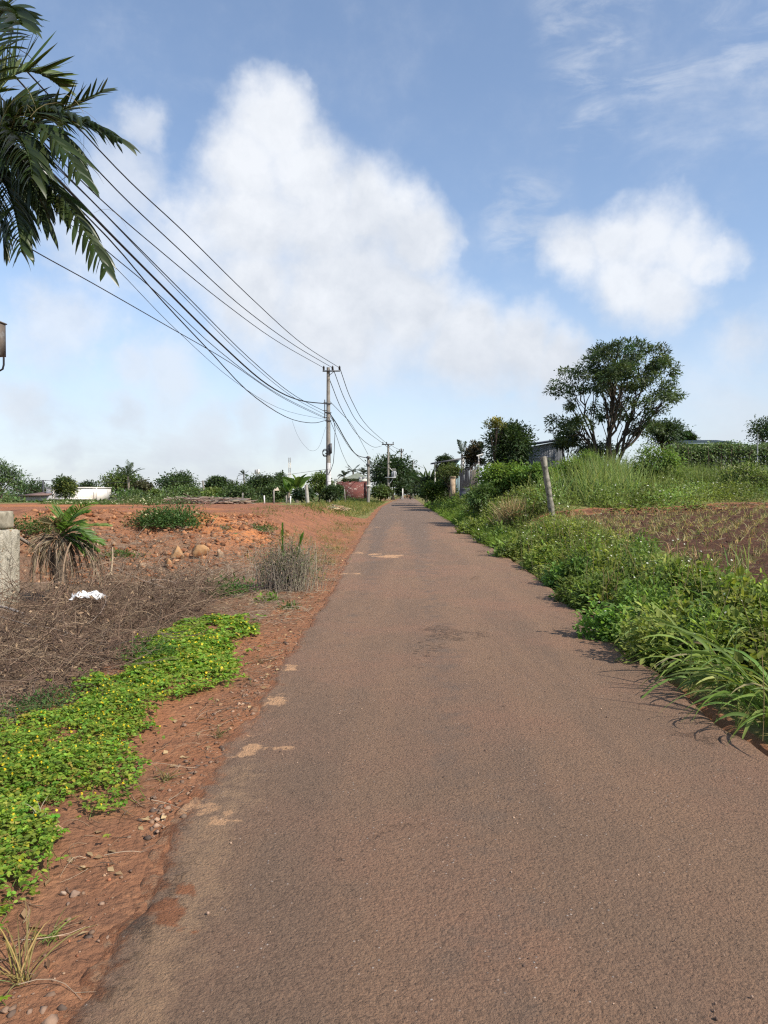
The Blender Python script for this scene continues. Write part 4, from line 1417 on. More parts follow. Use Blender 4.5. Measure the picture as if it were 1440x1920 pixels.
# ------------------------------------------------------------------ near palm at the top left
def near_palm():
    Yp = 7.0
    top = at(-45, 300, Yp)
    b = np.array([top[0] - .35, Yp + .2, 0.0]); b[2] = float(H(b[0], b[1]))
    t = thing('palm_tree', 'large dark feather palm reaching in from the top left of the frame', 'palm', b)
    g = Geo()
    tubes(g, bez(b - np.array([0, 0, .1]), (b + top) / 2 + np.array([.1, 0, 0]), top, 14), np.linspace(.15, .10, 14) * (1 + .06 * np.cos(np.arange(14) * PI)), 12)
    g.build('trunk', M_BARK_PALE, t, smooth_=True)
    g = Geo()
    tubes(g, bez(top - np.array([0, 0, .75]), top - np.array([0, 0, .3]), top + np.array([0.03, 0, .25]), 8), np.array([.10, .13, .14, .135, .12, .10, .07, .03]), 10, (.12, .18, .05))
    g.build('crownshaft', M_LEAF, t, smooth_=True)
    dk = (.050, .078, .022); md = (.065, .098, .026); lt = (.12, .16, .035)
    fr = [  # (mid px, mid depth, tip px, tip depth, colour, leaflet length, droop, n, lift)
        ((65, 215, 6.7), (222, 262, 6.3), dk, .42, .95, 30, .25),
        ((35, 250, 7.0), (190, 172, 6.9), md, .36, .35, 26, .55),
        ((75, 330, 6.8), (198, 505, 6.4), dk, .42, .95, 34, .05),
        ((20, 150, 7.2), (110, 160, 7.4), lt, .44, .15, 24, .7),
        ((10, 350, 6.7), (40, 470, 6.2), dk, .40, 1.3, 28, .0),
        ((40, 300, 7.6), (120, 400, 7.8), dk, .38, 1.2, 30, .0),
        ((-10, 60, 6.0), (40, 45, 4.9), dk, .40, .5, 28, .2),
        ((-30, 100, 7.3), (40, -20, 7.4), lt, .42, .3, 24, .4),
        ((25, 255, 6.4), (60, 330, 5.8), dk, .42, 1.0, 30, .1),
        ((-150, 150, 7.0), (-320, 300, 7.0), md, .45, .8, 24, .2),
        ((-120, 250, 6.3), (-200, 420, 5.6), md, .45, .8, 24, .2),
        ((-110, 200, 7.8), (-230, 330, 8.5), md, .45, .8, 24, .2),
        ((0, 230, 7.9), (60, 330, 8.8), md, .45, .8, 26, .2),
        ((55, 240, 6.5), (150, 330, 6.1), dk, .42, .9, 28, .15),
        ((20, 290, 6.6), (90, 420, 6.5), dk, .42, 1.1, 30, .0),
        ((30, 215, 7.4), (120, 230, 7.9), dk, .42, .6, 28, .4),
        ((-20, 330, 7.4), (10, 460, 7.6), dk, .42, 1.2, 26, .0),
    ]
    for (m, e, col, ll, dr, n, lift) in fr:
        pm, pe = at(*m), at(*e)
        P = bez(top + np.array([0, 0, .12]), 2 * pm - (top + pe) / 2, pe, 12)[0]
        frond(t, P, ll * 1.18, .050, int(n * 1.4), np.array(col) * .66, M_PALM, droop=dr * 1.05, rach=.016, lift=lift, segs=6, fwd=1.0, tipf=.95, start=.16)
    g = Geo()                                        # thin dead strands
    n = 40
    A = at(70, 250, 6.7) + .25 * R.normal(size=(n, 3))
    blades(g, A, np.array([.5, 0, .4]) + .5 * R.normal(size=(n, 3)), .35 + .3 * R.random(n), .008, 2.0, 6, tint(n, (.20, .17, .09)))
    g.build('dead_strands', M_DRY, t, kind='stuff')


near_palm()


# ------------------------------------------------------------------ poles and wires
def lathe_pole(t, b, top, r0, r1, mat, name='pole', sides=14):
    g = Geo()
    k = 10
    P = np.array(b)[None] * (1 - np.linspace(0, 1, k))[:, None] + np.array(top)[None] * np.linspace(0, 1, k)[:, None]
    tubes(g, P, np.linspace(r0, r1, k), sides, cap=True)
    return g.build(name, mat, t, smooth_=False)


def insulator(g, p, h=.26, r=.055):
    zs = [0, .15, .17, .32, .34, .5, .52, .68, .70, .86, 1.0]
    rs = [.35, .35, 1, .45, 1, .45, 1, .45, .95, .5, .35]
    P = np.array([[p[0], p[1], p[2] + z * h] for z in zs])
    tubes(g, P, np.array(rs) * r, 8, cap=True)


M_INS = grain_mat('brown_porcelain', (.035, .026, .024), (.025, .02, .02), 5, .35, 0, spec=.5)
M_POSTER = grain_mat('poster_paper', (.70, .69, .67), (.56, .55, .55), 30, .7, 0, c3=(.34, .34, .37), s3=22)


def pole_one():
    Y = 48.0
    pc = at(615.5, 800, Y)
    b = np.array([pc[0], Y, float(H(pc[0], Y)) - .3])
    top = at(615.5, 689, Y)
    t = thing('utility_pole', 'tall tapered concrete power pole with a short crossarm and three dark insulators', 'utility pole', (b[0], b[1], b[2] + .3))
    lathe_pole(t, b, top, .175, .105, M_CONC)
    za = at(615, 696.5, Y)[2]
    xa, xb = at(605.5, 696, Y)[0], at(638, 696, Y)[0]
    g = Geo()
    box(g, ((xa + xb) / 2, Y - .16, za), (xb - xa, .08, .08))
    g.build('crossarm', M_STEEL, t)
    g = Geo()
    bar(g, (at(627, 697, Y)[0], Y - .17, za - .03), (b[0] + .05, Y - .14, at(0, 708, Y)[2]), .022, 6)
    g.build('brace', M_STEEL, t)
    tips = []
    for x in (607.5, 624, 637):
        g = Geo()
        p = np.array([at(x, 696, Y)[0], Y - .16, za + .04])
        insulator(g, p, .30, .085)
        g.build('insulator', M_INS, t)
        tips.append(p + np.array([0, 0, .30]))
    for (zp, h_) in ((757, .5), (774, .4), (789, .35), (850, .3)):
        g = Geo()
        z = at(615, zp, Y)[2]
        P = np.array([[b[0] + .19 * math.cos(a), Y + .19 * math.sin(a), z] for a in np.linspace(0, 2 * PI, 17)])
        tubes(g, P, .03, 5)
        g.build('clamp', M_STEEL, t)
    g = Geo()
    bar(g, (b[0] - .22, Y - .05, at(0, 752, Y)[2]), (b[0] - .22, Y - .05, at(0, 786, Y)[2]), .035, 6)
    for zp in (757, 772, 785):
        z = at(0, zp, Y)[2]
        bar(g, (b[0] - .30, Y - .05, z), (b[0] - .1, Y - .05, z), .025, 6)
    g.build('cable_bracket', M_STEEL, t)
    g = Geo()
    box(g, (b[0] + .17, Y - .16, at(0, 842, Y)[2]), (.16, .14, .62))
    g.build('switch_box', M_STEEL, t)
    # coil of spare cable and the loop hanging down beside the pole
    g = Geo()
    z = at(0, 852, Y)[2]
    for k in range(3):
        P = np.array([[b[0] - .18 + .17 * math.cos(a), Y - .2 - .02 * k, z + .05 * k + .2 * math.sin(a)] for a in np.linspace(0, 2 * PI, 18)])
        tubes(g, P, .018, 4)
    g.build('cable_coil', M_CABLE, t)
    g = Geo()
    P = np.array([at(x, y, Y - .2) for x, y in ((620, 778), (626, 790), (628.5, 805), (627.5, 825), (626.5, 850), (625, 868), (621, 880), (616.5, 889))])
    tubes(g, P, .020, 5)
    g.build('hanging_cable', M_CABLE, t)
    # torn posters pasted round the right side of the pole
    for k, (y0, y1, off) in enumerate(((869, 880, .0), (880.5, 891, .25), (891.5, 903, -.1), (903.5, 914, .2))):
        z0, z1 = at(0, y1, Y)[2], at(0, y0, Y)[2]
        rr = .178 - .07 * ((z0 + z1) / 2 - b[2]) / (top[2] - b[2]) + .012
        g = Geo()
        th = np.linspace(-PI / 2 - .25 + off * .6, .35 + off, 8)
        V = np.array([[b[0] + rr * math.cos(a), Y + rr * math.sin(a), z] for z in (z0, z1) for a in th])
        q = np.array([[i, i + 1, i + 9, i + 8] for i in range(7)])
        g.add(V, q)
        g.build('poster', M_POSTER, t)
    return b, top, tips


P1B, P1T, P1I = pole_one()


def pole_zero():
    Y = 14.0
    pc = at(-24, 600, Y)
    b = np.array([pc[0], Y, float(H(pc[0], Y)) - .3])
    top = np.array([pc[0], Y, 10.6])
    t = thing('utility_pole', 'near concrete power pole just past the left edge of the frame, carrying a meter box', 'utility pole', (b[0], b[1], b[2] + .3))
    lathe_pole(t, b, top, .185, .11, M_CONC)
    g = Geo()
    box(g, (top[0] + .1, Y - .16, 10.3), (1.1, .08, .08))
    g.build('crossarm', M_STEEL, t)
    for x in (-.4, .2, .6):
        g = Geo()
        insulator(g, np.array([top[0] + x, Y - .16, 10.34]), .26, .075)
        g.build('insulator', M_INS, t)
    # meter box hung on the side of the pole
    x0, x1 = at(-12, 640, Y)[0], at(20, 640, Y)[0]
    z0, z1 = at(0, 673, Y)[2], at(0, 613, Y)[2]
    g = Geo()
    c = np.array([(x0 + x1) / 2, Y - .27, (z0 + z1) / 2])
    mb = grain_mat('meter_box_steel', (.155, .125, .10), (.085, .07, .06), 6, .6, .003, c3=(.21, .20, .185), s3=3)
    o = thing('meter_box', 'old brown electricity meter box hanging at the left edge of the frame', 'meter box', (c[0], c[1], z0))
    box(g, c, (x1 - x0, .2, z1 - z0))
    box(g, c + np.array([0, -.01, (z1 - z0) / 2 + .012]), (x1 - x0 + .04, .26, .02))
    g.build('case', mb, o)
    g = Geo()
    box(g, c + np.array([.075, -.105, .11]), (.12, .012, .2))
    g.build('window', grain_mat('dark_glass', (.02, .02, .022), (.03, .03, .032), 4, .2, 0, spec=.5), o)
    g = Geo()
    for sx in (-.006, .156):
        box(g, c + np.array([sx, -.108, .11]), (.018, .02, .24))
    for sz in (.0, .22):
        box(g, c + np.array([.075, -.109, sz]), (.15, .02, .018))
    g.build('window_frame', mb, o)
    g = Geo()
    box(g, c + np.array([.11, -.108, -.12]), (.03, .02, .05))
    g.build('latch', M_GALV, o)
    g = Geo()
    P = np.array([at(x, y, Y - .27) for x, y in ((7, 670), (7, 684), (5, 692), (0, 695), (-6, 692), (-9, 680), (-10, 668))])
    tubes(g, P, .018, 6)
    g.build('cable', M_CABLE, o)
    return b, top


P0B, P0T = pole_zero()


def wire(label, pts, r, group, name='power_line', n=28, cat='power line'):
    """a hanging line through 3-D points (smooth)"""
    pts = np.array(pts)
    m = len(pts)
    tt = np.linspace(0, m - 1, n)
    out = []
    for t in tt:                                    # Catmull-Rom
        i = min(int(t), m - 2); u = t - i
        p0 = pts[i - 1] if i > 0 else 2 * pts[0] - pts[1]
        p1, p2 = pts[i], pts[i + 1]
        p3 = pts[i + 2] if i + 2 < m else 2 * pts[-1] - pts[-2]
        out.append(.5 * ((2 * p1) + (-p0 + p2) * u + (2 * p0 - 5 * p1 + 4 * p2 - p3) * u * u + (-p0 + 3 * p1 - 3 * p2 + p3) * u ** 3))
    g = Geo()
    tubes(g, np.array(out), r * .8, 5)
    o = g.build(name, M_CABLE, origin=pts[0])
    return tag(o, label, cat, group)


def span(px_pts, Ya, Yb):
    """points along a straight plan between two depths; image points fix the sag.  The plan line runs from pole to pole."""
    A = at(*px_pts[0], Ya); B = at(*px_pts[-1], Yb)
    out = [A]
    for (px, py) in px_pts[1:-1]:
        d = px_dir(px, py)
        # where the view ray meets the vertical plane through A and B
        nrm = np.array([B[1] - A[1], A[0] - B[0]])
        s = (nrm @ (A[:2] - CAM[:2])) / (nrm @ d[:2])
        out.append(CAM + d * s)
    return out + [B]


def wires():
    g1 = 'high wires between the two nearest poles'
    Y0, Y1 = 13.9, 48.0
    wire('topmost of the overhead wires, ending at the right hand insulator of the tall pole', span([(15, 95), (228, 325), (348, 438), (469, 557), (566, 644), (637, 690)], Y0, Y1 - .16), .021, g1)
    wire('second overhead wire from the top, ending at the middle insulator of the tall pole', span([(-5, 105), (203, 340), (330, 462), (450, 572), (550, 646), (624, 690)], Y0, Y1 - .16), .021, g1)
    wire('third overhead wire from the top, ending at the left insulator of the tall pole', span([(-30, 150), (170, 356), (300, 470), (420, 568), (520, 640), (607.5, 690)], Y0, Y1 - .16), .019, g1)
    g2 = 'low cables between the two nearest poles'
    wire('thick black cable bundle sagging to the bracket of the tall pole, heaviest of the lines', span([(-12, 215), (134, 362), (197, 428), (298, 530), (411, 642), (500, 720), (560, 750), (611, 757)], Y0, Y1), .040, g2, 'cable_bundle', 40, 'cable')
    wire('medium cable running above the thick bundle to the tall pole', span([(-12, 190), (162, 366), (352, 557), (469, 673), (550, 740), (612, 773)], Y0, Y1), .020, g2, 'cable', cat='cable')
    wire('thin cable just above the thick bundle, third to meet the tall pole', span([(-12, 205), (180, 385), (348, 560), (469, 680), (550, 745), (612, 779)], Y0, Y1), .014, g2, 'cable', cat='cable')
    wire('cable crossing under the thick bundle and back to the tall pole', span([(-12, 290), (103, 382), (200, 470), (294, 549), (411, 658), (520, 738), (612, 784)], Y0, Y1), .016, g2, 'cable', cat='cable')
    wire('cable leaving the tip of the lowest palm frond, lowest line on the left', span([(-12, 420), (60, 468), (177, 533), (313, 611), (430, 679), (530, 746), (612, 786)], Y0, Y1), .016, g2, 'cable', cat='cable')
    wire('deep sagging black cable, lowest line where it meets the tall pole', span([(-12, 235), (197, 440), (298, 557), (391, 656), (470, 738), (539, 783), (585, 793), (612, 788)], Y0, Y1), .024, g2, 'cable', cat='cable')
    wire('faint thin wire behind the palm tip, crossing low under the bundle', span([(-12, 300), (120, 410), (220, 505), (330, 618), (440, 715), (530, 768), (612, 787)], Y0, Y1), .010, g2, 'cable', cat='cable')
    wire('loose thin wire dangling in a curve left of the tall pole', [at(x, y, 46.5) for x, y in ((548, 789), (556, 812), (568, 832), (583, 845), (598, 838), (611, 800))], .008, g2, 'cable', cat='cable')
    # small drip ends hanging under the lowest cable
    # onwards to the second pole
    g3 = 'wires from the tall pole to the far poles'
    Y2 = P2Y
    wire('high wire from the tall pole to the far pole, rightmost', span([(637, 690), (660, 752), (690, 800), (728, 834)], Y1 - .16, Y2), .03, g3)
    wire('high wire from the tall pole to the far pole, middle one', span([(624, 690), (650, 756), (680, 802), (723, 835)], Y1 - .16, Y2), .03, g3)
    wire('high wire leaving below the crossarm of the tall pole, sagging lowest of the three', span([(618, 712), (642, 770), (672, 817), (700, 838), (716, 836)], Y1, Y2), .03, g3)
    wire('bundle from the tall pole to the thin short pole', span([(619, 776), (632, 796), (650, 828), (669, 853), (690, 859)], Y1, P15Y), .045, g3, 'cable_bundle', cat='cable')
    wire('thin cable above the bundle, running to the thin short pole', span([(618, 752), (640, 775), (662, 800), (690, 852)], Y1, P15Y), .022, g3, 'cable', cat='cable')
    wire('lower cable from the tall pole to the middle of the thin short pole', span([(619, 780), (640, 815), (660, 845), (690, 872)], Y1, P15Y), .022, g3, 'cable', cat='cable')
    wire('service wire dropping from the tall pole to the pale roofed house', span([(619, 788), (630, 815), (642, 850), (658, 884)], Y1, 74), .020, g3, 'cable', cat='cable')
    wire('wire from the thin short pole to the dark tree at the end of the road', span([(692, 862), (702, 870), (716, 876), (729, 878)], P15Y, Y2), .03, g3, 'cable', cat='cable')
    wire('far wire from the transformer pole to the poles beyond', span([(734, 835), (742, 840), (753, 845)], Y2, P3Y), .035, g3)
    wire('second far wire from the transformer pole, below the first', span([(730, 840), (741, 848), (752, 852)], Y2, P3Y), .035, g3)
    wire('farthest wire, running past the last crossarms to the banana plants', span([(753, 846), (762, 858), (774, 867), (795, 878)], P3Y, 200), .04, g3)


P15Y, P2Y, P3Y = 74.0, 118.0, 150.0


def far_poles():
    Y = P15Y
    c = at(690.5, 900, Y); b = (c[0], Y, float(H(c[0], Y)) - .3); top = at(690.5, 855, Y)
    t = thing('utility_pole', 'thin short grey pole in front of the red brick wall', 'utility pole', (b[0], b[1], b[2] + .3))
    lathe_pole(t, b, top, .15, .12, M_CONC, sides=8)
    for zp in (859, 872, 911):
        g = Geo(); box(g, (b[0], Y - .1, at(0, zp, Y)[2]), (.42, .25, .16)); g.build('clamp', M_STEEL if zp < 900 else M_WHITE, t)
    # transformer pole
    Y = P2Y
    c = at(728, 900, Y); b = (c[0], Y, float(H(c[0], Y)) - .3); top = at(728, 832, Y)
    t = thing('utility_pole', 'far pole with a crossarm and a grey transformer on a side platform', 'utility pole', (b[0], b[1], b[2] + .3))
    lathe_pole(t, b, top, .2, .16, M_CONC, sides=8)
    za = at(0, 835, Y)[2]; x0, x1 = at(716, 0, Y)[0], at(739, 0, Y)[0]
    g = Geo(); box(g, ((x0 + x1) / 2, Y - .2, za), (x1 - x0, .14, .16)); g.build('crossarm', M_STEEL, t)
    for sx in (721, 735.5):
        g = Geo(); bar(g, (at(sx, 0, Y)[0], Y - .2, za), (b[0], Y - .15, za - .55), .04, 5); g.build('brace', M_STEEL, t)
    for sx in (718, 725, 737.5):
        g = Geo(); insulator(g, np.array([at(sx, 0, Y)[0], Y - .2, za + .08]), .34, .11); g.build('insulator', M_INS, t)
    zp = at(0, 896, Y)[2]; x0, x1 = at(722, 0, Y)[0], at(743, 0, Y)[0]
    g = Geo(); box(g, ((x0 + x1) / 2, Y - .1, zp), (x1 - x0, 1.0, .14)); g.build('platform', M_GALV, t)
    g = Geo(); bar(g, (at(738, 0, Y)[0], Y - .3, zp - .1), (b[0] + .1, Y - .15, at(0, 909, Y)[2]), .07, 5); g.build('platform_brace', M_GALV, t)
    x0, x1 = at(735, 0, Y)[0], at(743, 0, Y)[0]
    z0, z1 = zp + .08, at(0, 884, Y)[2]
    g = Geo()
    tubes(g, np.array([[(x0 + x1) / 2, Y - .2, z] for z in np.linspace(z0, z1, 5)]), np.array([.32, .34, .34, .34, .30]), 12, cap=True)
    for k in range(8):
        a = k * PI / 4
        box(g, ((x0 + x1) / 2 + .38 * math.cos(a), Y - .2 + .38 * math.sin(a), (z0 + z1) / 2), (.10, .03, (z1 - z0) * .7), a)
    tr = g.build('transformer', M_GALV, t)
    for k in range(3):
        g = Geo(); insulator(g, np.array([(x0 + x1) / 2 + (k - 1) * .18, Y - .2, z1]), .4, .07); g.build('bushing', M_WHITE, tr)
    g = Geo(); bar(g, at(730.5, 877, Y - .2), at(737, 884, Y - .2), .05, 5); g.build('cutout_arm', M_WHITE, t)
    g = Geo(); box(g, at(732, 866.5, Y - .2), (.24, .2, .14)); g.build('lamp', M_WHITE, t)
    z0, z1 = at(0, 924, Y)[2], at(0, 914, Y)[2]
    x0, x1 = at(731, 0, Y)[0], at(737, 0, Y)[0]
    g = Geo(); box(g, ((x0 + x1) / 2, Y - .35, (z0 + z1) / 2), (x1 - x0, .35, z1 - z0)); g.build('distribution_box', M_GALV, t)
    for (px, y0, Y, w_, lb) in ((752.5, 841, P3Y, 8, 'distant pole rising behind the dark round tree'), (774, 864, 205, 9, 'farthest pole with a small crossarm at the end of the road')):
        c = at(px, y0, Y); b = (c[0], Y, float(H(c[0], Y)) - .3)
        t = thing('utility_pole', lb, 'utility pole', (b[0], b[1], b[2] + .3))
        lathe_pole(t, b, c, .2, .16, M_CONC, sides=7)
        g = Geo(); box(g, (c[0], Y - .2, c[2] - .6), (w_ / F_PX * Y, .14, .16)); g.build('crossarm', M_STEEL, t)
        for k in (-1, 0, 1):
            g = Geo(); insulator(g, np.array([c[0] + k * w_ / F_PX * Y * .45, Y - .2, c[2] - .5]), .4, .12); g.build('insulator', M_INS, t)
    # small far poles on the left
    for (px, y0, y1, Y, lb) in ((81, 900, 925, 100, 'small dark pole behind the brown roofed shed'), (380, 901, 930, 62, 'slim leaning pole standing among the trees on the left'), (113, 890, 915, 120, None)):
        if lb is None:
            continue
        c = at(px, y0, Y); b = (c[0] + (.25 if px == 380 else 0), Y, float(H(c[0], Y)) - .2)
        g = Geo()
        tubes(g, np.array([b, c]), .07 if px == 380 else .12, 6, cap=True)
        o = g.build('utility_pole', M_CONC if px == 380 else M_STEEL, origin=b)
        tag(o, lb, 'utility pole')
    wire('distant thin wire strung past the small dark pole behind the shed', [at(-60, 905, 100), at(40, 903, 100), at(81, 900.5, 100), at(130, 905, 100), at(240, 905, 100)], .035, 'far wires on the left')
    wire('distant thin wire above the trees between the slim pole and the tall pole', [at(300, 902, 62), at(380, 903, 62), at(480, 897, 58), at(612, 880, 48.1)], .014, 'far wires on the left')
    # masts
    for (px, y0, Y, lb) in ((543, 858, 220, 'slender red and white radio mast on the horizon'), (482, 880, 240, 'faint pale mast beyond the trees, shorter than the red and white one')):
        c = at(px, y0, Y); b = np.array([c[0], Y, float(H(c[0], Y))])
        t = thing('radio_mast', lb, 'radio mast', b)
        segs = 8
        wd = .55
        for k in range(segs):
            g = Geo()
            z0 = b[2] + (c[2] - b[2]) * k / segs; z1 = b[2] + (c[2] - b[2]) * (k + 1) / segs
            for sx, sy in ((-1, -1), (1, -1), (1, 1), (-1, 1)):
                bar(g, (b[0] + sx * wd / 2, Y + sy * wd / 2, z0), (b[0] + sx * wd / 2, Y + sy * wd / 2, z1), .07, 4)
            for q in range(3):
                za_, zb_ = z0 + (z1 - z0) * q / 3, z0 + (z1 - z0) * (q + 1) / 3
                bar(g, (b[0] - wd / 2, Y - wd / 2, za_), (b[0] + wd / 2, Y - wd / 2, zb_), .05, 4)
            g.build('section', M_GALV if k % 2 or px != 543 else M_WHITE, t)
        if px == 482:
            g = Geo(); box(g, c + np.array([0, 0, -.8]), (1.6, .4, 1.4)); g.build('antenna', M_WHITE, t)


far_poles()
wires()


# ------------------------------------------------------------------ left background
G_MID = (.095, .140, .044); G_DK = (.055, .086, .031); G_LT = (.145, .195, .052); G_YL = (.15, .185, .045); G_DRY = (.13, .105, .055)


def left_background():
    # buildings
    mw = grain_mat('white_render', (.78, .74, .70), (.68, .63, .58), 1.2, .85, .004, c3=(.60, .52, .45), s3=.5)
    mgw = grain_mat('grey_render', (.36, .35, .35), (.28, .28, .29), 1.2, .85, .004)
    mr = grain_mat('rusty_roof', (.20, .135, .115), (.14, .09, .08), 2.0, .8, .01, c3=(.09, .06, .055), s3=1.5)
    Y = 96.0
    x0, x1 = at(87, 925, Y)[0], at(174, 925, Y)[0]
    z1 = at(0, 915, Y)[2]; gz = float(H((x0 + x1) / 2, Y))
    t = thing('building', 'long low white flat topped building behind the lone round tree', 'building', ((x0 + x1) / 2, Y, gz))
    g = Geo(); box(g, ((x0 + x1) / 2, Y + 3, (gz + z1) / 2), (x1 - x0, 6, z1 - gz)); g.build('wall', mw, t)
    g = Geo(); box(g, ((x0 + x1) / 2, Y + 3, z1 + .06), (x1 - x0 + .2, 6.2, .12)); g.build('parapet', mw, t)
    for px in (172, 89.5, 130):
        g = Geo(); box(g, (at(px, 0, Y)[0], Y - .04, (gz + z1) / 2), (.14, .1, z1 - gz)); g.build('pilaster', mw, t)
    g = Geo(); box(g, ((x0 + x1) / 2, Y - .12, at(0, 935.5, Y)[2]), (x1 - x0, .28, .14)); g.build('ledge', mw, t)
    x0, x1 = at(28, 0, Y)[0], at(89, 0, Y)[0]
    zr0, zr1 = at(0, 929, Y)[2], at(0, 922, Y)[2]
    t = thing('shed', 'low grey walled shed with a rusty brown roof left of the white building', 'shed', ((x0 + x1) / 2, Y - 1, gz))
    g = Geo(); box(g, ((x0 + x1) / 2, Y + 2, (gz + zr0) / 2), (x1 - x0 - .3, 5, zr0 - gz)); g.build('wall', mgw, t)
    g = Geo()
    V = [(x0 - .2, Y - 1, zr0), (x1 - .15, Y - 1, zr0 + .12), (x1 - .15, Y + 3, zr1 + .3), (x0 + 2.5, Y + 3, zr1 + .1), (x0 - .2, Y - 1, zr0 - .12), (x1 - .15, Y - 1, zr0), (x1 - .15, Y + 3, zr1 + .18), (x0 + 2.5, Y + 3, zr1)]
    g.add(np.array(V), _BOXF); g.build('roof', mr, t)
    Yq = 84.0
    x0, x1 = at(178, 0, Yq)[0], at(226, 0, Yq)[0]
    gz = float(H((x0 + x1) / 2, Yq))
    t = thing('shed', 'small shed with a dark brown lean-to roof right of the white building', 'shed', ((x0 + x1) / 2, Yq, gz))
    za, zb = at(0, 933, Yq)[2], at(0, 939, Yq)[2]
    g = Geo()
    V = np.array([(x0, Yq + 2.5, za), (x1, Yq + 2.5, za + .05), (x1 + .3, Yq - .5, zb + .25), (x0 + 1.2, Yq - .5, zb)])
    g.add(np.concatenate([V - np.array([0, 0, .1]), V]), _BOXF); g.build('roof', mr, t)
    for px in (184, 200, 222):
        xx = at(px, 0, Yq)[0]
        g = Geo(); bar(g, (xx, Yq, gz - .1), (xx, Yq, zb + .15), .06, 6); g.build('post', M_BARK, t)
    # trees from left to right
    tr = 'trees on the left horizon'
    px_tree('tree', 'pale feathery tree at the far left edge of the frame', 2, 863, 935, 76, 66, (.085, .135, .05), 80, 36, tr, size=.5, seed=1, hang=.4)
    px_tree('bush', 'dark hedge like bush left of the grey walled shed', 58, 906, 935, 90, 104, G_DK, 60, 34, tr, seed=2)
    px_tree('tree', 'lone round tree in front of the white building, yellow green on its right', 122, 894, 946, 54, 78, (.065, .095, .035), 90, 38, tr, seed=3, top=((.19, .21, .05), .35), var=.25, depth=1.5)
    px_tree('tree', 'low dark dome of foliage behind the right half of the white building', 173, 903, 930, 48, 125, G_DK, 40, 34, tr, seed=4)
    px_tree('tree', 'broad light green tree with layered crown right of the white building', 226, 882, 934, 80, 106, (.085, .125, .036), 110, 36, tr, seed=5, size=.5, top=((.16, .19, .05), .25))
    px_tree('tree', 'dry brownish tree under the coconut palm', 270, 900, 938, 42, 96, (.085, .085, .045), 60, 30, tr, seed=6)
    px_tree('tree', 'dark two topped tree a third of the way along the horizon', 338, 889, 930, 84, 98, G_DK, 110, 36, tr, seed=7, size=.5)
    px_tree('bush', 'mid green bush in front of the dark two topped tree', 345, 912, 945, 70, 66, G_MID, 60, 36, tr, seed=8)
    px_tree('bush', 'bright green bush left of the dark two topped tree', 294, 918, 945, 34, 70, G_LT, 40, 34, tr, seed=9)
    px_tree('bush', 'low green bush below the dry brownish tree', 250, 922, 944, 60, 74, G_MID, 50, 34, tr, seed=10)
    px_tree('tree', 'tree with a narrow pointed top right of the slim leaning pole', 406, 886, 938, 40, 76, (.06, .095, .033), 70, 36, tr, seed=11)
    px_tree('tree', 'dark green tree just right of the narrow pointed tree', 428, 900, 938, 42, 80, G_DK, 60, 36, tr, seed=12)
    px_tree('bush', 'light green bush before the narrow pointed tree', 398, 916, 944, 44, 62, G_LT, 50, 34, tr, seed=13)
    px_tree('tree', 'rounded dark tree beside the thin areca palm', 484, 894, 936, 76, 84, (.052, .082, .03), 110, 36, tr, seed=14)
    px_tree('tree', 'tall dark crown between the two masts', 523, 885, 930, 40, 108, G_DK, 60, 36, tr, seed=15)
    px_tree('bush', 'mid green bush behind the row of white fence posts', 455, 914, 945, 80, 60, (.075, .11, .038), 70, 36, tr, seed=16)
    px_tree('bush', 'leafy bush left of the banana plant', 512, 910, 946, 46, 56, (.08, .12, .04), 60, 34, tr, seed=17)
    px_tree('tree', 'slender light green tree just left of the tall concrete pole', 597, 885, 944, 50, 53, (.095, .14, .038), 120, 34, tr, seed=18, top=((.16, .20, .05), .3), depth=.9)
    px_tree('bush', 'dark rounded bush hugging the foot of the tall concrete pole', 621, 912, 947, 34, 46.5, (.045, .07, .027), 70, 36, tr, seed=19)
    px_tree('bush', 'green bush covering the left end of the red brick wall', 636, 908, 940, 16, 66, (.07, .11, .04), 44, 34, tr, seed=20)
    px_tree('bush', 'dark bush below the banana plant, behind the leaning fence post', 566, 915, 948, 40, 50, (.045, .075, .03), 60, 34, tr, seed=21)
    # dense growth closing the gaps
    g = Geo()
    rows = []
    for (Ya, xa, xb, n) in ((70, -60, -9, 46), (90, -80, -12, 50), (120, -110, -16, 50), (58, -36, -6.5, 30)):
        x = xa + (xb - xa) * R.random(n)
        y = Ya + 5 * R.normal(size=n)
        rows.append(np.stack([x, y, H(x, y)], 1))
    cen = np.concatenate(rows)
    rowsx = []
    for (px0, px1, Yb, hb, n) in ((215, 640, 132, 2.6, 60), (-60, 90, 125, 2.2, 26), (690, 800, 190, 3.6, 24)):
        for pxx in np.linspace(px0, px1, n):
            p_ = at(pxx + 4 * R.normal(), 930, Yb + 4 * R.normal())
            rowsx.append([p_[0], p_[1], float(H(p_[0], p_[1]))])
    nlow = len(cen)
    cen = np.concatenate([cen, np.array(rowsx)])
    pxc = 720 + F_PX * np.tan(np.arctan2(cen[:, 0], cen[:, 1]) + YAW)
    hh_ = np.clip(.9 + .45 * R.normal(size=len(cen)) + (cen[:, 1] > 80) * .6, .5, 2.2)
    hh_[nlow:] = np.concatenate([np.full(60, 2.5), np.full(26, 2.2), np.full(24, 3.8)]) * (.75 + .5 * R.random(len(rowsx)))
    hh_ = np.where((pxc > 20) & (pxc < 240) & (cen[:, 1] < 104), .12, hh_)
    bush_mass(g, cen, np.where(hh_ < .2, .6, 1.5 + 1.2 * R.random(len(cen))), hh_, 34000, .28, .14, (.09, .13, .044), .3, LEAF2, inner=.5)
    o = g.build('undergrowth', M_LEAF, origin=(-30, 75, .5))
    tag(o, 'belt of green undergrowth filling the far side of the cleared plot', 'undergrowth', kind='stuff')
    # weeds with pale flowers at the edge of the plateau
    g = Geo()
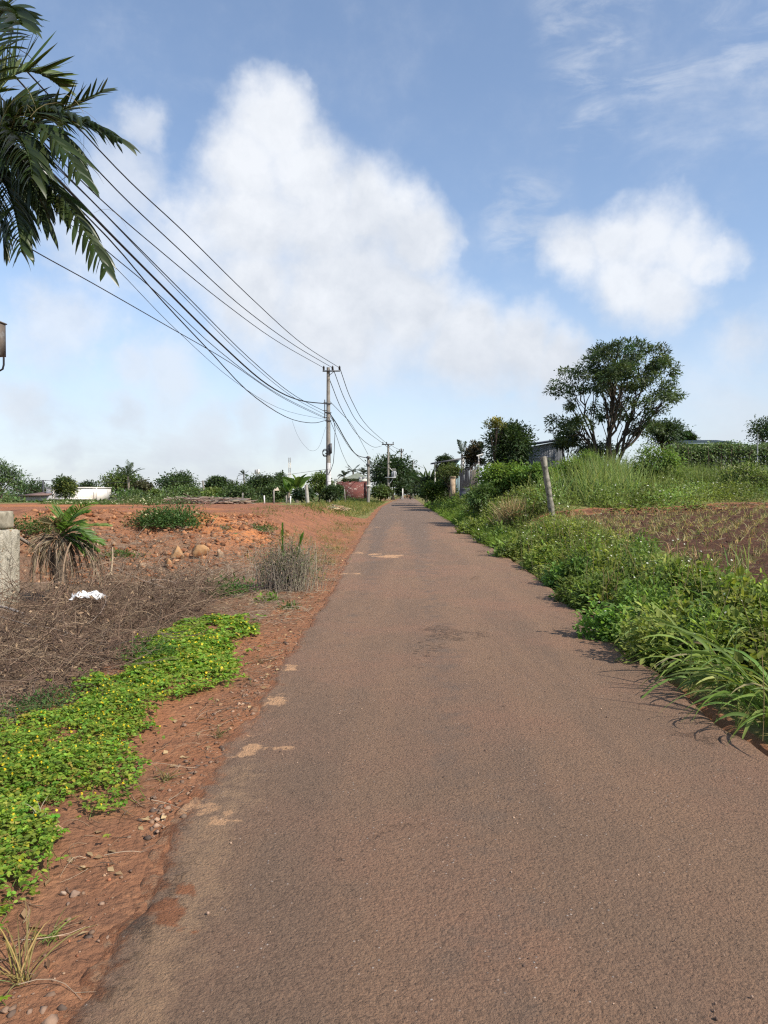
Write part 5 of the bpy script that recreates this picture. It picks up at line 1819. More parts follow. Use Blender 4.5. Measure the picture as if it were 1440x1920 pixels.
    pl = np.array([at(100, 940, 40)[:2], at(345, 940, 40)[:2], at(330, 940, 50)[:2], at(90, 940, 52)[:2]])
    p = poly_sample(pl, 60, .3)
    cen = np.stack([p[:, 0], p[:, 1], H(p[:, 0], p[:, 1])], 1)
    P, u = bush_mass(g, cen, .5 + .3 * R.random(60), np.where(720 + F_PX * np.tan(np.arctan2(cen[:, 0], cen[:, 1]) + YAW) < 222, .10, .40) * (.8 + .6 * R.random(60)), 9000, .12, .05, (.10, .145, .05), .25, LEAF2, inner=.5)
    i = R.integers(0, len(P), 420)
    flower_dots(g, P[i] + np.array([0, 0, .06]), .045, (.62, .60, .42))
    o = g.build('weeds', M_LEAF_SOFT, origin=(-18, 45, .9))
    tag(o, 'low weeds with pale flower heads along the far edge of the dirt plateau', 'weeds', kind='stuff')
    # grass at the far roadside, left
    g = Geo()
    pl = poly_px([(590, 962), (560, 950), (600, 944), (700, 939), (722, 942), (703, 955), (690, 966), (650, 972)])
    n = 7000
    p = poly_sample(pl, n, .3)
    B = np.stack([p[:, 0], p[:, 1], H(p[:, 0], p[:, 1])], 1)
    blades(g, B, np.array([0, 0, 1.]) + .55 * R.normal(size=(n, 3)), .12 + .22 * R.random(n), .03, .9, 3, np.where((R.random(n) < .45)[:, None], tint(n, (.30, .26, .10)), tint(n, (.13, .17, .045))))
    o = g.build('roadside_grass', M_GRASS, origin=(-4, 45, .6))
    tag(o, 'yellowing grass between the cleared plot and the far left edge of the road', 'grass', kind='stuff')
    # sparse sprigs on the cleared plot
    g = Geo()
    n = 1500
    pl = poly_px([(330, 985), (500, 950), (690, 952), (670, 1010), (600, 1030), (560, 985)])
    p = poly_sample(pl, 150, .4)
    c = p[R.integers(0, len(p), n)] + .22 * R.normal(size=(n, 2))
    B = np.stack([c[:, 0], c[:, 1], H(c[:, 0], c[:, 1])], 1)
    blades(g, B, np.array([0, 0, 1.]) + .7 * R.normal(size=(n, 3)), .06 + .10 * R.random(n), .018, .9, 3, np.where((R.random(n) < .5)[:, None], tint(n, (.26, .19, .09)), tint(n, (.12, .15, .045))))
    o = g.build('sparse_grass', M_GRASS, origin=(-4, 28, .6))
    tag(o, 'thin scattered grass sprigs on the red cleared plot', 'grass', kind='stuff')
    # palms, bananas
    tp = at(240, 893, 94); palm('coconut_palm', 'coconut palm with upright feathery fronds behind the light green tree', (tp[0], 94, float(H(tp[0], 94))), tp, 15, 2.3, (.05, .075, .032), leaf_l=.5, leaf_w=.07, nl=16, up=.9, seed=4, trunk_r=.16, droop=.5)
    tp = at(457, 890, 120); palm('areca_palm', 'thin tall areca palm with a small round head against the sky', (tp[0], 120, float(H(tp[0], 120))), tp, 12, 1.1, (.03, .045, .025), leaf_l=.34, leaf_w=.09, nl=9, up=.7, seed=5, trunk_r=.12, droop=1.2)
    for k, (px, py, Y, lb) in enumerate(((662, 884, 98, 'largest of the palm crowns showing above the pale roofed house'), (682, 888, 98, 'small palm crown just left of the thin short pole'), (645, 892, 100, 'low palm crown at the left end of the pale roof'),
                                       (606, 893, 90, 'dark palm crown left of the tall concrete pole'))):
        tp = at(px, py, Y)
        palm('palm_tree', lb, (tp[0], Y, float(H(tp[0], Y))), tp, 12, 1.35 if k == 0 else .95, (.032, .05, .025), group='palms behind the pale roofed house', leaf_l=.4, leaf_w=.08, nl=11, up=.8, seed=30 + k, trunk_r=.13, droop=.8)
    b = at(557, 945, 52); banana('banana_plant', 'bright green banana plant behind the leaning white post', (b[0], 52, float(H(b[0], 52))), 2.3, 9, (.115, .19, .035), seed=3, w=.55)
    b = at(541, 945, 54); banana('banana_plant', 'smaller banana plant left of the bright green one', (b[0], 54, float(H(b[0], 54))), 1.9, 7, (.10, .165, .035), seed=4, w=.5)
    # fence posts
    posts = [(345, 935, 'short white post at the left end of the far fence'), (371, 935, 'small white post second from the left in the far fence'), (399, 930, 'white post below the narrow pointed tree'), (414, 934, 'short pale stake beside the branch heap'), (424, 935, 'pale stake at the right end of the branch heap'),
             (455, 924, 'tall white post below the areca palm'), (496, 929, 'white post left of the tan tarpaulin'), (512, 919, 'white post holding up the corner of the tan tarpaulin'), (537, 929, 'thin white post right of the tan tarpaulin'), (545, 930, 'thin stake in front of the smaller banana plant'), (646, 917, 'white stake in front of the red brick wall'), (614.5, 926, 'low white stake left of the bush at the tall pole')]
    for k, (px, y0, lb) in enumerate(posts):
        Y = 46.0 if px < 600 else 60.0
        c = at(px, y0, Y); b = np.array([c[0] + .04 * R.normal(), Y, float(H(c[0], Y)) - .1])
        g = Geo()
        box(g, (b + c) / 2, (.075, .075, c[2] - b[2]), .3 * R.normal(), M=Matrix.Rotation(.04 * R.normal(), 3, 'Y') @ Matrix.Rotation(.3 * R.normal(), 3, 'Z'))
        tag(g.build('fence_post', M_WHITE if k % 3 == 0 else M_CONC, origin=b), lb, 'fence post', 'posts of the far fence')
    c = at(574, 909, 44.0); b = at(577.5, 951, 44.0); b[2] = float(H(b[0], 44.0)) - .1
    g = Geo(); tubes(g, np.array([b, (b + c) / 2, c]), np.array([.11, .12, .10]), 6, (1, 1, 1), cap=True)
    tag(g.build('fence_post', grain_mat('weathered_post', (.42, .40, .35), (.30, .28, .24), 5, .9, .01), origin=b), 'thick leaning grey post at the corner of the cleared plot', 'fence post')
    # tarpaulin
    g = Geo()
    A, B_, C_ = at(512, 920, 46), at(524, 919.5, 46.4), at(521, 914, 47.0)
    D_ = at(515, 915.5, 46.8)
    n = 6
    V = []
    for i in range(n):
        for j in range(n):
            u, v = i / (n - 1), j / (n - 1)
            p = (A * (1 - u) + B_ * u) * (1 - v) + (D_ * (1 - u) + C_ * u) * v
            V.append(p + np.array([0, 0, .05 * math.sin(u * 6) * math.sin(v * 5)]))
    q = [[i * n + j, (i + 1) * n + j, (i + 1) * n + j + 1, i * n + j + 1] for i in range(n - 1) for j in range(n - 1)]
    o = g.add(np.array(V), np.array(q)).build('tarpaulin', grain_mat('tan_tarpaulin', (.46, .39, .29), (.36, .30, .22), 6, .8, .01), origin=A, smooth_=True)
    sm = o.modifiers.new('thickness', 'SOLIDIFY'); sm.thickness = .01
    tag(o, 'tan tarpaulin scrap tied to a white fence post', 'tarpaulin')
    # heaps of cut branches
    g = Geo()
    n = 260
    x = at(320, 0, 44)[0] + (at(450, 0, 44)[0] - at(320, 0, 44)[0]) * R.random(n); y = 44 + .5 * R.normal(size=n)
    d = np.stack([1 + .2 * R.normal(size=n), .4 * R.normal(size=n), .12 * R.normal(size=n)], 1) * (.6 + 1.0 * R.random(n))[:, None]
    c = np.stack([x, y, H(x, y) + .05 + .30 * R.random(n)], 1)
    tubes(g, bez(c - d / 2, c + .08 * R.normal(size=(n, 3)), c + d / 2, 5), .012 + .03 * R.random(n) ** 2, 4, tint(n, (.27, .21, .16), .25))
    tag(g.build('branch_pile', M_STICK, origin=(at(385, 0, 44)[0], 44, .9)), 'long low heap of cut branches along the far fence', 'branch pile', kind='stuff')
    for (px, py, lb, col, s) in ((628, 953, 'small pale heap of dry branches on grass below the tall pole', (.40, .30, .18), .8), (722, 937, 'tan straw heap at the far left edge of the road', (.40, .27, .15), 1.3)):
        p = ground(px, py + 3); p[2] = float(H(p[0], p[1]))
        g = Geo()
        n = 260
        u = R.normal(size=(n, 3)) * np.array([.55, .45, .1]) * s
        u[:, 2] = .32 * s * np.exp(-(u[:, 0] ** 2 + u[:, 1] ** 2) / (.5 * s * s)) * R.random(n)
        d = rdir(n) * np.array([1, 1, .35]) * .5 * s
        tubes(g, bez(p + u - d / 2, p + u + .05 * R.normal(size=(n, 3)), p + u + d / 2, 4), .012 + .012 * R.random(n), 3, tint(n, col, .2))
        tag(g.build('straw_heap', M_STICK, origin=p), lb, 'straw heap', kind='stuff')
    # house with pale roof
    Y = 86.0
    mroof = grain_mat('pale_roof_sheet', (.30, .33, .26), (.245, .27, .21), 1.5, .6, .003, spec=.4, c3=(.35, .37, .31), s3=.8)
    mwall = grain_mat('cream_wall', (.58, .57, .48), (.50, .49, .42), 1.5, .85, .004)
    xa, xb = at(621, 0, Y)[0], at(691, 0, Y)[0]
    xm = at(670, 0, Y)[0]
    ze, zr = at(0, 898, Y)[2], at(0, 887, Y)[2]
    gz = float(H((xa + xb) / 2, Y))
    t = thing('house', 'low house with a pale green gabled roof behind the red brick wall', 'house', ((xa + xb) / 2, Y, gz))
    g = Geo(); box(g, ((xa + xb) / 2, Y + 4, (gz + ze) / 2), (xb - xa - .4, 7, ze - gz)); g.build('wall', mwall, t)
    xg = at(641, 0, Y)[0]
    zi = ze + .12
    g = Geo()
    V = np.array([(xg, Y - .3, ze), (xb, Y - .3, ze), (xb, Y + 8, ze), (xg, Y + 8, ze), (xm, Y - .3, zr), (xm, Y + 8, zr)])
    g.add(V, np.array([[0, 1, 4], [2, 3, 5]])); g.add(V, np.array([[0, 4, 5, 3], [1, 2, 5, 4]])); g.build('gable_roof', mroof, t)
    g = Geo()
    V = np.array([(xa - .3, Y - .4, zi - .55), (xg - .02, Y - .4, zi - .55), (xg - .02, Y + 5, zr - .35), (xa - .3, Y + 5, zr - .9)])
    g.add(np.concatenate([V - np.array([0, 0, .1]), V]), _BOXF)
    for k in range(9):
        xx = xa + (xg - xa) * (k + .5) / 9
        box(g, (xx, Y + 2.2, zi - .15), (.05, .05, .05))
    g.build('lean_to_roof', mroof, t)
    g = Geo(); box(g, ((at(673, 0, Y)[0] + xb) / 2, Y - .35, at(0, 902.5, Y)[2]), (xb - at(673, 0, Y)[0], .3, .5)); g.build('fascia', mwall, t)
    g = Geo(); bar(g, at(628, 903, Y - 3), at(629.5, 925, Y - 3), .12, 6); g.build('porch_post', M_WHITE, t)
    for k in range(2):
        g = Geo(); box(g, at(676 + 7 * k, 897, Y - .33), (.3, .05, .35)); g.build('vent', mgw, t)
    # red brick wall
    Y = 80.0
    m, w, out = new_mat('red_brickwork')
    co = w.new('ShaderNodeTexCoord').outputs['Object']
    mp = w.new('ShaderNodeMapping'); w.put(mp.inputs[0], co); mp.inputs['Rotation'].default_value = (PI / 2, 0, 0)
    bt = w.new('ShaderNodeTexBrick')
    w.put(bt.inputs['Vector'], mp.outputs[0])
    bt.inputs['Color1'].default_value = (.165, .040, .034, 1); bt.inputs['Color2'].default_value = (.115, .034, .032, 1); bt.inputs['Mortar'].default_value = (.19, .115, .095, 1)
    bt.inputs['Scale'].default_value = 1.0; bt.inputs['Brick Width'].default_value = .24; bt.inputs['Row Height'].default_value = .09; bt.inputs['Mortar Size'].default_value = .012
    col = w.mix(w.remap(w.noise(co, 3.5, 6, .7), .56, .62, 0, .8), bt.outputs[0], (.42, .34, .28))
    w.l.new(principled(w, col, .9, .1, bump(w, bt.outputs[1], .02, -.6)), out.inputs[0])
    xa, xb = at(631, 0, Y)[0], at(690, 0, Y)[0]
    z1 = at(0, 904.5, Y)[2]; gz = float(H((xa + xb) / 2, Y)) - .1
    t = thing('brick_wall', 'unplastered dark red brick wall with pale mortar blotches', 'wall', ((xa + xb) / 2, Y, gz))
    g = Geo(); box(g, ((xa + xb) / 2, Y, (gz + z1) / 2), (xb - xa, .22, z1 - gz)); g.build('brickwork', m, t)
    g = Geo()
    nx = 40
    for k in range(nx):
        if R.random() < .7:
            box(g, (xa + (xb - xa) * (k + .5) / nx, Y, z1 + .05 + .03 * R.random()), ((xb - xa) / nx * .85, .2, .10), .1 * R.normal())
    g.build('loose_bricks', m, t)
    g = Geo(); box(g, (xb - .12, Y - .05, (gz + z1) / 2), (.35, .35, z1 - gz + .1)); g.build('pier', m, t)
    for k, (px, top_, w_, lb) in enumerate(((646, 899, 8, 'small round shrub peeping over the left part of the brick wall'), (662, 899, 9, 'small green shrub growing over the middle of the brick wall'))):
        px_tree('bush', lb, px, top_ + 1, 908, w_, 82, (.085, .10, .05), 26, 30, 'shrubs over the brick wall', seed=50 + k)
    g = Geo()
    x = at(628, 0, 77)[0] + (at(705, 0, 77)[0] - at(628, 0, 77)[0]) * R.random(40); y = 77 + 1.2 * R.normal(size=40)
    cen = np.stack([x, y, H(x, y)], 1)
    bush_mass(g, cen, .5 + .3 * R.random(40), .35 + .35 * R.random(40), 4500, .16, .07, (.075, .11, .04), .3, LEAF2, inner=.5)
    tag(g.build('weeds', M_LEAF_SOFT, origin=(-4, 77, .5)), 'dark weeds along the foot of the red brick wall', 'weeds', kind='stuff')
    # end of the road
    g5 = 'trees closing the end of the road'
    px_tree('tree', 'big dark round tree behind the transformer pole', 737, 851, 932, 84, 132, (.038, .066, .024), 190, 40, g5, seed=61, size=.42, cr=1.5, L=.5)
    px_tree('tree', 'dark tree at the right shoulder of the big round one', 770, 880, 936, 38, 146, (.042, .068, .027), 90, 38, g5, seed=62, L=.5)
    px_tree('bush', 'green bush at the roadside left of the transformer pole', 712, 908, 937, 40, 84, (.08, .115, .036), 70, 36, g5, seed=63)
    px_tree('tree', 'small dark tree nearest to where the road vanishes', 756, 898, 937, 30, 120, (.045, .07, .03), 50, 36, g5, seed=64, dx=0)
    px_tree('tree', 'dim tree beyond the vanishing point of the road', 790, 893, 938, 50, 185, (.045, .07, .032), 70, 36, g5, seed=65, L=.7)
    px_tree('tree', 'dim low tree closing the middle of the far road', 772, 905, 938, 40, 215, (.04, .062, .03), 60, 36, g5, seed=66, L=.7)
    # white gate post at the end of the road
    c = at(755, 916, 112); b = np.array([c[0], 112, float(H(c[0], 112))])
    g = Geo(); box(g, (b + c) / 2, (.18, .18, c[2] - b[2]))
    tag(g.build('fence_post', M_WHITE, origin=b), 'lone white post at the dark end of the road', 'fence post')


left_background()

# ------------------------------------------------------------------ right hand side
def verge():
    """leafy weeds between the road and the ploughed plot"""
    def mounds(ya, yb, n, e0, e1, rad, hgt, nl, L, W, col, tmpl, name, label, flowers, fr, var=.22, inner=.35):
        y = ya + (yb - ya) * R.random(n)
        e = e0 + (e1 - e0) * R.random(n)
        x = XR(y) + e
        z = H(x, y)
        ok = ~((y < 7.0) & (e < .62))
        x, y, z, e = x[ok], y[ok], z[ok], e[ok]; n = len(x)
        cen = np.stack([x, y, z], 1)
        r = rad[0] + (rad[1] - rad[0]) * R.random(n)
        h = (hgt[0] + (hgt[1] - hgt[0]) * R.random(n)) * (.75 + .25 * smooth((e - e0) / .6))
        g = Geo()
        P, u = bush_mass(g, cen, r, h, nl, L, W, col, var, tmpl, inner=inner)
        m = nl // 26
        i = R.integers(0, nl, m)
        A = P[i] * np.array([1, 1, 0]) + .05 * R.normal(size=(m, 3)) * np.array([1, 1, 0]); A[:, 2] = H(A[:, 0], A[:, 1])
        tubes(g, bez(A, (A + P[i]) / 2, P[i], 4), .0035, 3, tint(m, (.13, .15, .055)))
        if flowers:
            i = R.integers(0, nl, flowers)
            i = i[u[i, 2] > .15]
            Q = P[i] + np.array([0, 0, .05]) + .03 * R.normal(size=(len(i), 3))
            flower_dots(g, Q, fr)
            flower_dots(g, Q + np.array([0, -.002, .004]), fr * .35, (.62, .42, .05))
        o = g.build(name, M_LEAF_SOFT, origin=(XR((ya + yb) / 2) + 1, (ya + yb) / 2, .2))
        tag(o, label, 'weeds', kind='stuff')
    mounds(4.3, 8.5, 44, .16, 1.35, (.24, .40), (.22, .40), 18000, .068, .036, (.19, .245, .062), LEAF6, 'leafy_weeds', 'dense leafy green weeds behind the arching grass on the near right verge', 110, .011)
    mounds(8, 13.5, 56, .14, 1.5, (.28, .42), (.22, .42), 20000, .072, .036, (.19, .245, .066), LEAF2, 'flowering_weeds', 'mounds of green weeds with tiny white flowers beside the shaded road edge', 170, .015)
    mounds(13, 24, 84, .15, 1.9, (.30, .46), (.24, .45), 26000, .078, .035, (.205, .245, .070), LEAF2, 'verge_weeds', 'mid distance strip of yellow green weeds along the right of the road', 130, .019, .26)
    mounds(23, 36, 70, .5, 2.3, (.35, .6), (.45, .9), 20000, .10, .045, (.17, .215, .06), LEAF2, 'roadside_weeds', 'taller weeds by the road around the leaning concrete post', 260, .032, .25)
    mounds(36, 70, 80, .4, 2.0, (.5, .8), (.4, .8), 12000, .16, .07, (.145, .20, .052), LEAF2, 'far_weeds', 'bright far verge growth running up to the fence pillar', 0, 0, .25)
    # a second, broader leaved kind among them and a few tall stems
    g = Geo()
    n = 46
    y = 4.4 + 14 * R.random(n); x = XR(y) + .25 + 1.1 * R.random(n)
    cen = np.stack([x, y, H(x, y) + .12], 1)
    bush_mass(g, cen, .16 + .12 * R.random(n), .30 + .22 * R.random(n), 5200, .085, .05, (.20, .25, .05), .22, LEAF6, inner=.6)
    m = 260
    i = R.integers(0, n, m)
    A = cen[i] + np.stack([.25 * R.normal(size=m), .25 * R.normal(size=m), -.1 * np.ones(m)], 1)
    E = A + np.stack([.15 * R.normal(size=m), .15 * R.normal(size=m), .45 + .3 * R.random(m)], 1)
    tubes(g, bez(A, (A + E) / 2 + .04 * R.normal(size=(m, 3)), E, 5), .003, 3, np.where((R.random(m) < .4)[:, None], tint(m, (.30, .24, .13)), tint(m, (.17, .2, .07))))
    flower_dots(g, E[:110], .011, (.78, .77, .68))
    o = g.build('broad_weeds', M_LEAF_SOFT, origin=(3.4, 9, .3))
    tag(o, 'pale broad leaved weeds and thin flowering stems scattered through the verge', 'weeds', kind='stuff')
    # soft bright grass on the road edge further on
    g = Geo()
    n = 14000
    y = 20 + 46 * R.random(n) ** 1.3
    x = XR(y) + .0 + (.2 + .022 * y) * R.random(n) ** 1.2 + .1 * fbm(y, y * 0, .8, 3)
    B = np.stack([x, y, H(x, y)], 1)
    blades(g, B, np.array([-.25, 0, 1.]) + .5 * R.normal(size=(n, 3)), .16 + .3 * R.random(n), .012 + .0006 * y, 1.0, 3, tint(n, (.16, .24, .045), .2))
    o = g.build('verge_grass', M_GRASS, origin=(3, 35, .4))
    tag(o, 'soft bright green grass edging the right of the road', 'grass', kind='stuff')
    g = Geo()
    n = 700
    y = 4.2 + 16 * R.random(n)
    x = XR(y) + .1 + 1.7 * R.random(n)
    B = np.stack([x, y, H(x, y)], 1)
    blades(g, B, np.array([-.2, -.1, 1.]) + .45 * R.normal(size=(n, 3)), .25 + .45 * R.random(n), .008 + .0005 * y, .9, 4, tint(n, (.13, .19, .045), .22))
    o = g.build('tall_verge_grass', M_GRASS, origin=(3.5, 11, .3))
    tag(o, 'thin grass blades growing up through the verge weeds', 'grass', kind='stuff')


def verge_bushes():
    """the leafy mounds one can tell apart along the road edge"""
    bl = [(1400, 1215, .60, .48, 'leafy bush behind the arching grass, closest to the right edge of the frame', (.155, .215, .050)),
          (1300, 1185, .62, .46, 'second leafy bush from the frame edge, light green with white flowers', (.175, .235, .056)),
          (1222, 1165, .58, .42, 'dense bush rising directly over the left tips of the arching grass', (.125, .185, .045)),
          (1150, 1130, .62, .44, 'rounded bush casting the wide shadow on the road', (.110, .165, .042)),
          (1085, 1100, .60, .44, 'dark leafed bush next to the small arching grass clump', (.095, .150, .040)),
          (1045, 1062, .58, .44, 'yellow green bush just beyond the small arching grass clump', (.180, .225, .060)),
          (1000, 1040, .62, .50, 'pale weedy bush half way to the leaning concrete post', (.165, .210, .062)),
          (962, 1015, .62, .50, 'green bush by the road in line below the tan dead grass', (.130, .185, .050)),
          (925, 990, .66, .55, 'flower specked bush leaning over the road edge before the small dark shrub', (.150, .200, .055)),
          (1390, 1150, .42, .50, 'low bright bush at the edge of the ploughed plot, far right', (.185, .240, .058)),
          (1270, 1110, .44, .50, 'low white flowered bush at the corner of the ploughed plot', (.165, .215, .060)),
          (1180, 1065, .44, .50, 'broad low bush between road bushes and the ploughed plot', (.150, .205, .055))]
    for k, (px, py, h, r, lb, col) in enumerate(bl):
        p = ground(px, py)
        e = p[0] - XR(p[1])
        if k < 9:
            p[0] = XR(p[1]) + .30 + .06 * R.normal()
        p[2] = float(H(p[0], p[1]))
        t = thing('weed_bush', lb, 'bush', p, 'bushes along the right verge')
        m = 7
        off = np.stack([r * .45 * R.normal(size=m), r * .5 * R.normal(size=m), np.zeros(m)], 1)
        cen = p + off
        cen[:, 2] = H(cen[:, 0], cen[:, 1])
        sc = max(1.0, p[1] / 9)
        n = int(3700 / sc)
        g = Geo()
        P, u = bush_mass(g, cen, r * (.42 + .3 * R.random(m)), h * (.65 + .45 * R.random(m)), n, .070 * sc ** .6, .037 * sc ** .6, np.array(col) * 1.25, .26, LEAF6 if p[1] < 9 else LEAF2, inner=.5)
        g.build('foliage', M_LEAF_SOFT, t)
        g = Geo()
        q = 60
        i = R.integers(0, n, q)
        A = P[i] * np.array([.5, .5, 0]) + np.array([p[0] * .5, p[1] * .5, 0]); A[:, 2] = H(A[:, 0], A[:, 1])
        E = P[i] + np.array([0, 0, .06]) * (R.random((q, 1)) < .5)
        tubes(g, bez(A, (A + E) / 2 + .03 * R.normal(size=(q, 3)), E, 5), .0035, 3, tint(q, (.14, .155, .06)))
        g.build('stems', M_STICK, t)
        if k in (1, 2, 5, 6, 7, 8, 10, 11):
            g = Geo()
            i = np.nonzero(u[:, 2] > .25)[0]; i = R.choice(i, min(len(i), 34), False)
            flower_dots(g, P[i] + np.array([0, 0, .05]) + .02 * R.normal(size=(len(i), 3)), .0115 * sc ** .7)
            g.build('flowers', M_LEAF_SOFT, t, kind='stuff')


verge()
verge_bushes()


def long_grass():
    """the arching clumps by the road, every blade its own part"""
    cl = [  # px, py of the foot, blades, length, direction bias, label
        (1215, 1190, 30, .74, 'arching grass clump whose tips reach furthest left over the road edge'),
        (1280, 1235, 36, .80, 'second arching grass clump, between the left reaching one and the big pale one'),
        (1345, 1270, 42, .88, 'arching grass clump with broad pale blades lit along the tops'),
        (1405, 1315, 48, .95, 'largest pale arching grass clump, at the right edge of the frame'),
        (1465, 1370, 40, .92, 'nearest grass clump, a broad blade hanging down to the road'),
        (1420, 1215, 30, .75, 'grass clump standing behind the big pale one'),
        (1055, 1085, 20, .62, 'small dark arching clump over the road shadow, far from the others'),
        (1300, 1175, 12, .5, 'thin grass clump among white flowered weeds'),
        (1385, 1085, 14, .55, 'upright pale grass clump on the edge of the ploughed plot'),
        (1330, 1100, 10, .5, 'small upright grass clump at the top of the leafy weeds'),
    ]
    for k, (px, py, n, ln, lb) in enumerate(cl):
        p = ground(px, py)
        e = p[0] - XR(p[1])
        if e < .12:
            p[0] = XR(p[1]) + .14
        p[2] = float(H(p[0], p[1]))
        if k == 6:
            ln = .62
        t = thing('grass_clump', lb, 'grass', p, 'long grass clumps on the right verge')
        for b in range(n):
            g = Geo()
            up = k >= 8
            a = PI + (R.normal() * .85 if not up else R.uniform(-PI, PI))
            s = R.uniform(.35, 1.35) if not up else R.uniform(.1, .4)
            d = np.array([[math.cos(a) * s, math.sin(a) * s - .12, 1.0]])
            base = p[None] + np.array([[.10 * R.normal(), .13 * R.normal(), .05]])
            blades(g, base, d, ln * R.uniform(.45, 1.08), R.uniform(.016, .042) * (1 if k < 6 else .7), R.uniform(1.3, 2.6) if not up else R.uniform(.4, 1.4), 8,
                   tint(1, ((.20, .275, .075), (.27, .32, .125), (.15, .225, .06), (.34, .27, .14))[R.choice(4, p=[.42, .25, .26, .07])], .15), fold=.14)
            g.build('blade', M_GRASS, t, smooth_=True)


long_grass()


def plot():
    # stubble and seedlings of the ploughed plot
    g = Geo()
    n = 10500
    y = 5 + 25 * R.random(n) ** .8
    x = XR(y) + 1.35 + 15 * R.random(n)
    row = np.round((x * .45 - y * .25) / .26) * .26
    x = np.where(R.random(n) < .65, (row + y * .25) / .45, x)
    ok = (y < bank_y(x) - .05) & (x < 19) & (x - XR(y) > 1.5)
    dens = fbm(x, y, .35, 3) + .016 * (y - 12)
    ok &= R.random(n) < np.clip(.55 + dens, .15, 1)
    x, y = x[ok], y[ok]; n = len(x)
    B = np.stack([x, y, H(x, y)], 1)
    for k in range(3):
        dry = R.random(n) < .66
        c = np.where(dry[:, None], tint(n, (.42, .33, .18), .2), tint(n, (.18, .20, .07), .2))
        blades(g, B + .02 * R.normal(size=(n, 3)) * np.array([1, 1, 0]), np.array([0, 0, .9]) + .45 * R.normal(size=(n, 3)), .09 + .16 * R.random(n), .009 + .0005 * y, 1.0, 3, c)
    o = g.build('stubble', M_GRASS, origin=(8, 17, .7))
    tag(o, 'dry tan stalks and sparse seedlings on the dark ploughed plot', 'stubble', kind='stuff')
    g = Geo()
    n = 1100
    y = 5 + 22 * R.random(n); x = XR(y) + 1.6 + 14 * R.random(n)
    ok = y < bank_y(x)
    x, y = x[ok], y[ok]; n = len(x)
    d = rdir(n) * np.array([1, 1, .15]) * (.05 + .14 * R.random(n))[:, None]
    c = np.stack([x, y, H(x, y) + .012], 1)
    tubes(g, np.stack([c - d, c + d], 1), .004, 3, tint(n, (.33, .27, .17)))
    n = 1500
    y = 5 + 22 * R.random(n); x = XR(y) + 1.6 + 14 * R.random(n)
    ok = y < bank_y(x)
    x, y = x[ok], y[ok]; n = len(x)
    s = .015 + .035 * R.random(n) ** 2
    V = ICO1[0][None] * (s[:, None, None] * (.6 + .7 * R.random((n, 1, 3)))) * (1 + .15 * R.normal(size=(n, 12, 1))) + np.stack([x, y, H(x, y) + s * .2], 1)[:, None]
    g.add(V.reshape(-1, 3), (ICO1[1][None] + (np.arange(n) * 12)[:, None, None]).reshape(-1, 3), np.repeat(np.array([(.105, .042, .027), (.075, .034, .024), (.15, .065, .038)])[R.integers(0, 3, n)], 12, 0))
    o = g.build('clods', M_STICK, origin=(8, 17, .7))
    tag(o, 'dark earth clods and broken straw on the ploughed plot', 'clods', kind='stuff')
    # pale roots and debris on the red bank
    g = Geo()
    n = 60
    x = 6 + 10 * R.random(n); y = bank_y(x) + .1 + .2 * R.random(n)
    A = np.stack([x, y, H(x, y) + .03], 1)
    tubes(g, bez(A, A + .12 * R.normal(size=(n, 3)), A + np.stack([.25 * R.normal(size=n), -.15 * R.random(n), -.12 * R.random(n)], 1), 4), .010, 3, tint(n, (.28, .20, .13)))
    p0 = at(1280, 940, 28); p0[2] = float(H(p0[0], p0[1])) + .1
    o = g.build('roots', M_STICK, origin=(10, 26, 1))
    tag(o, 'pale roots and straws sticking out of the red earth bank', 'roots', kind='stuff')


plot()


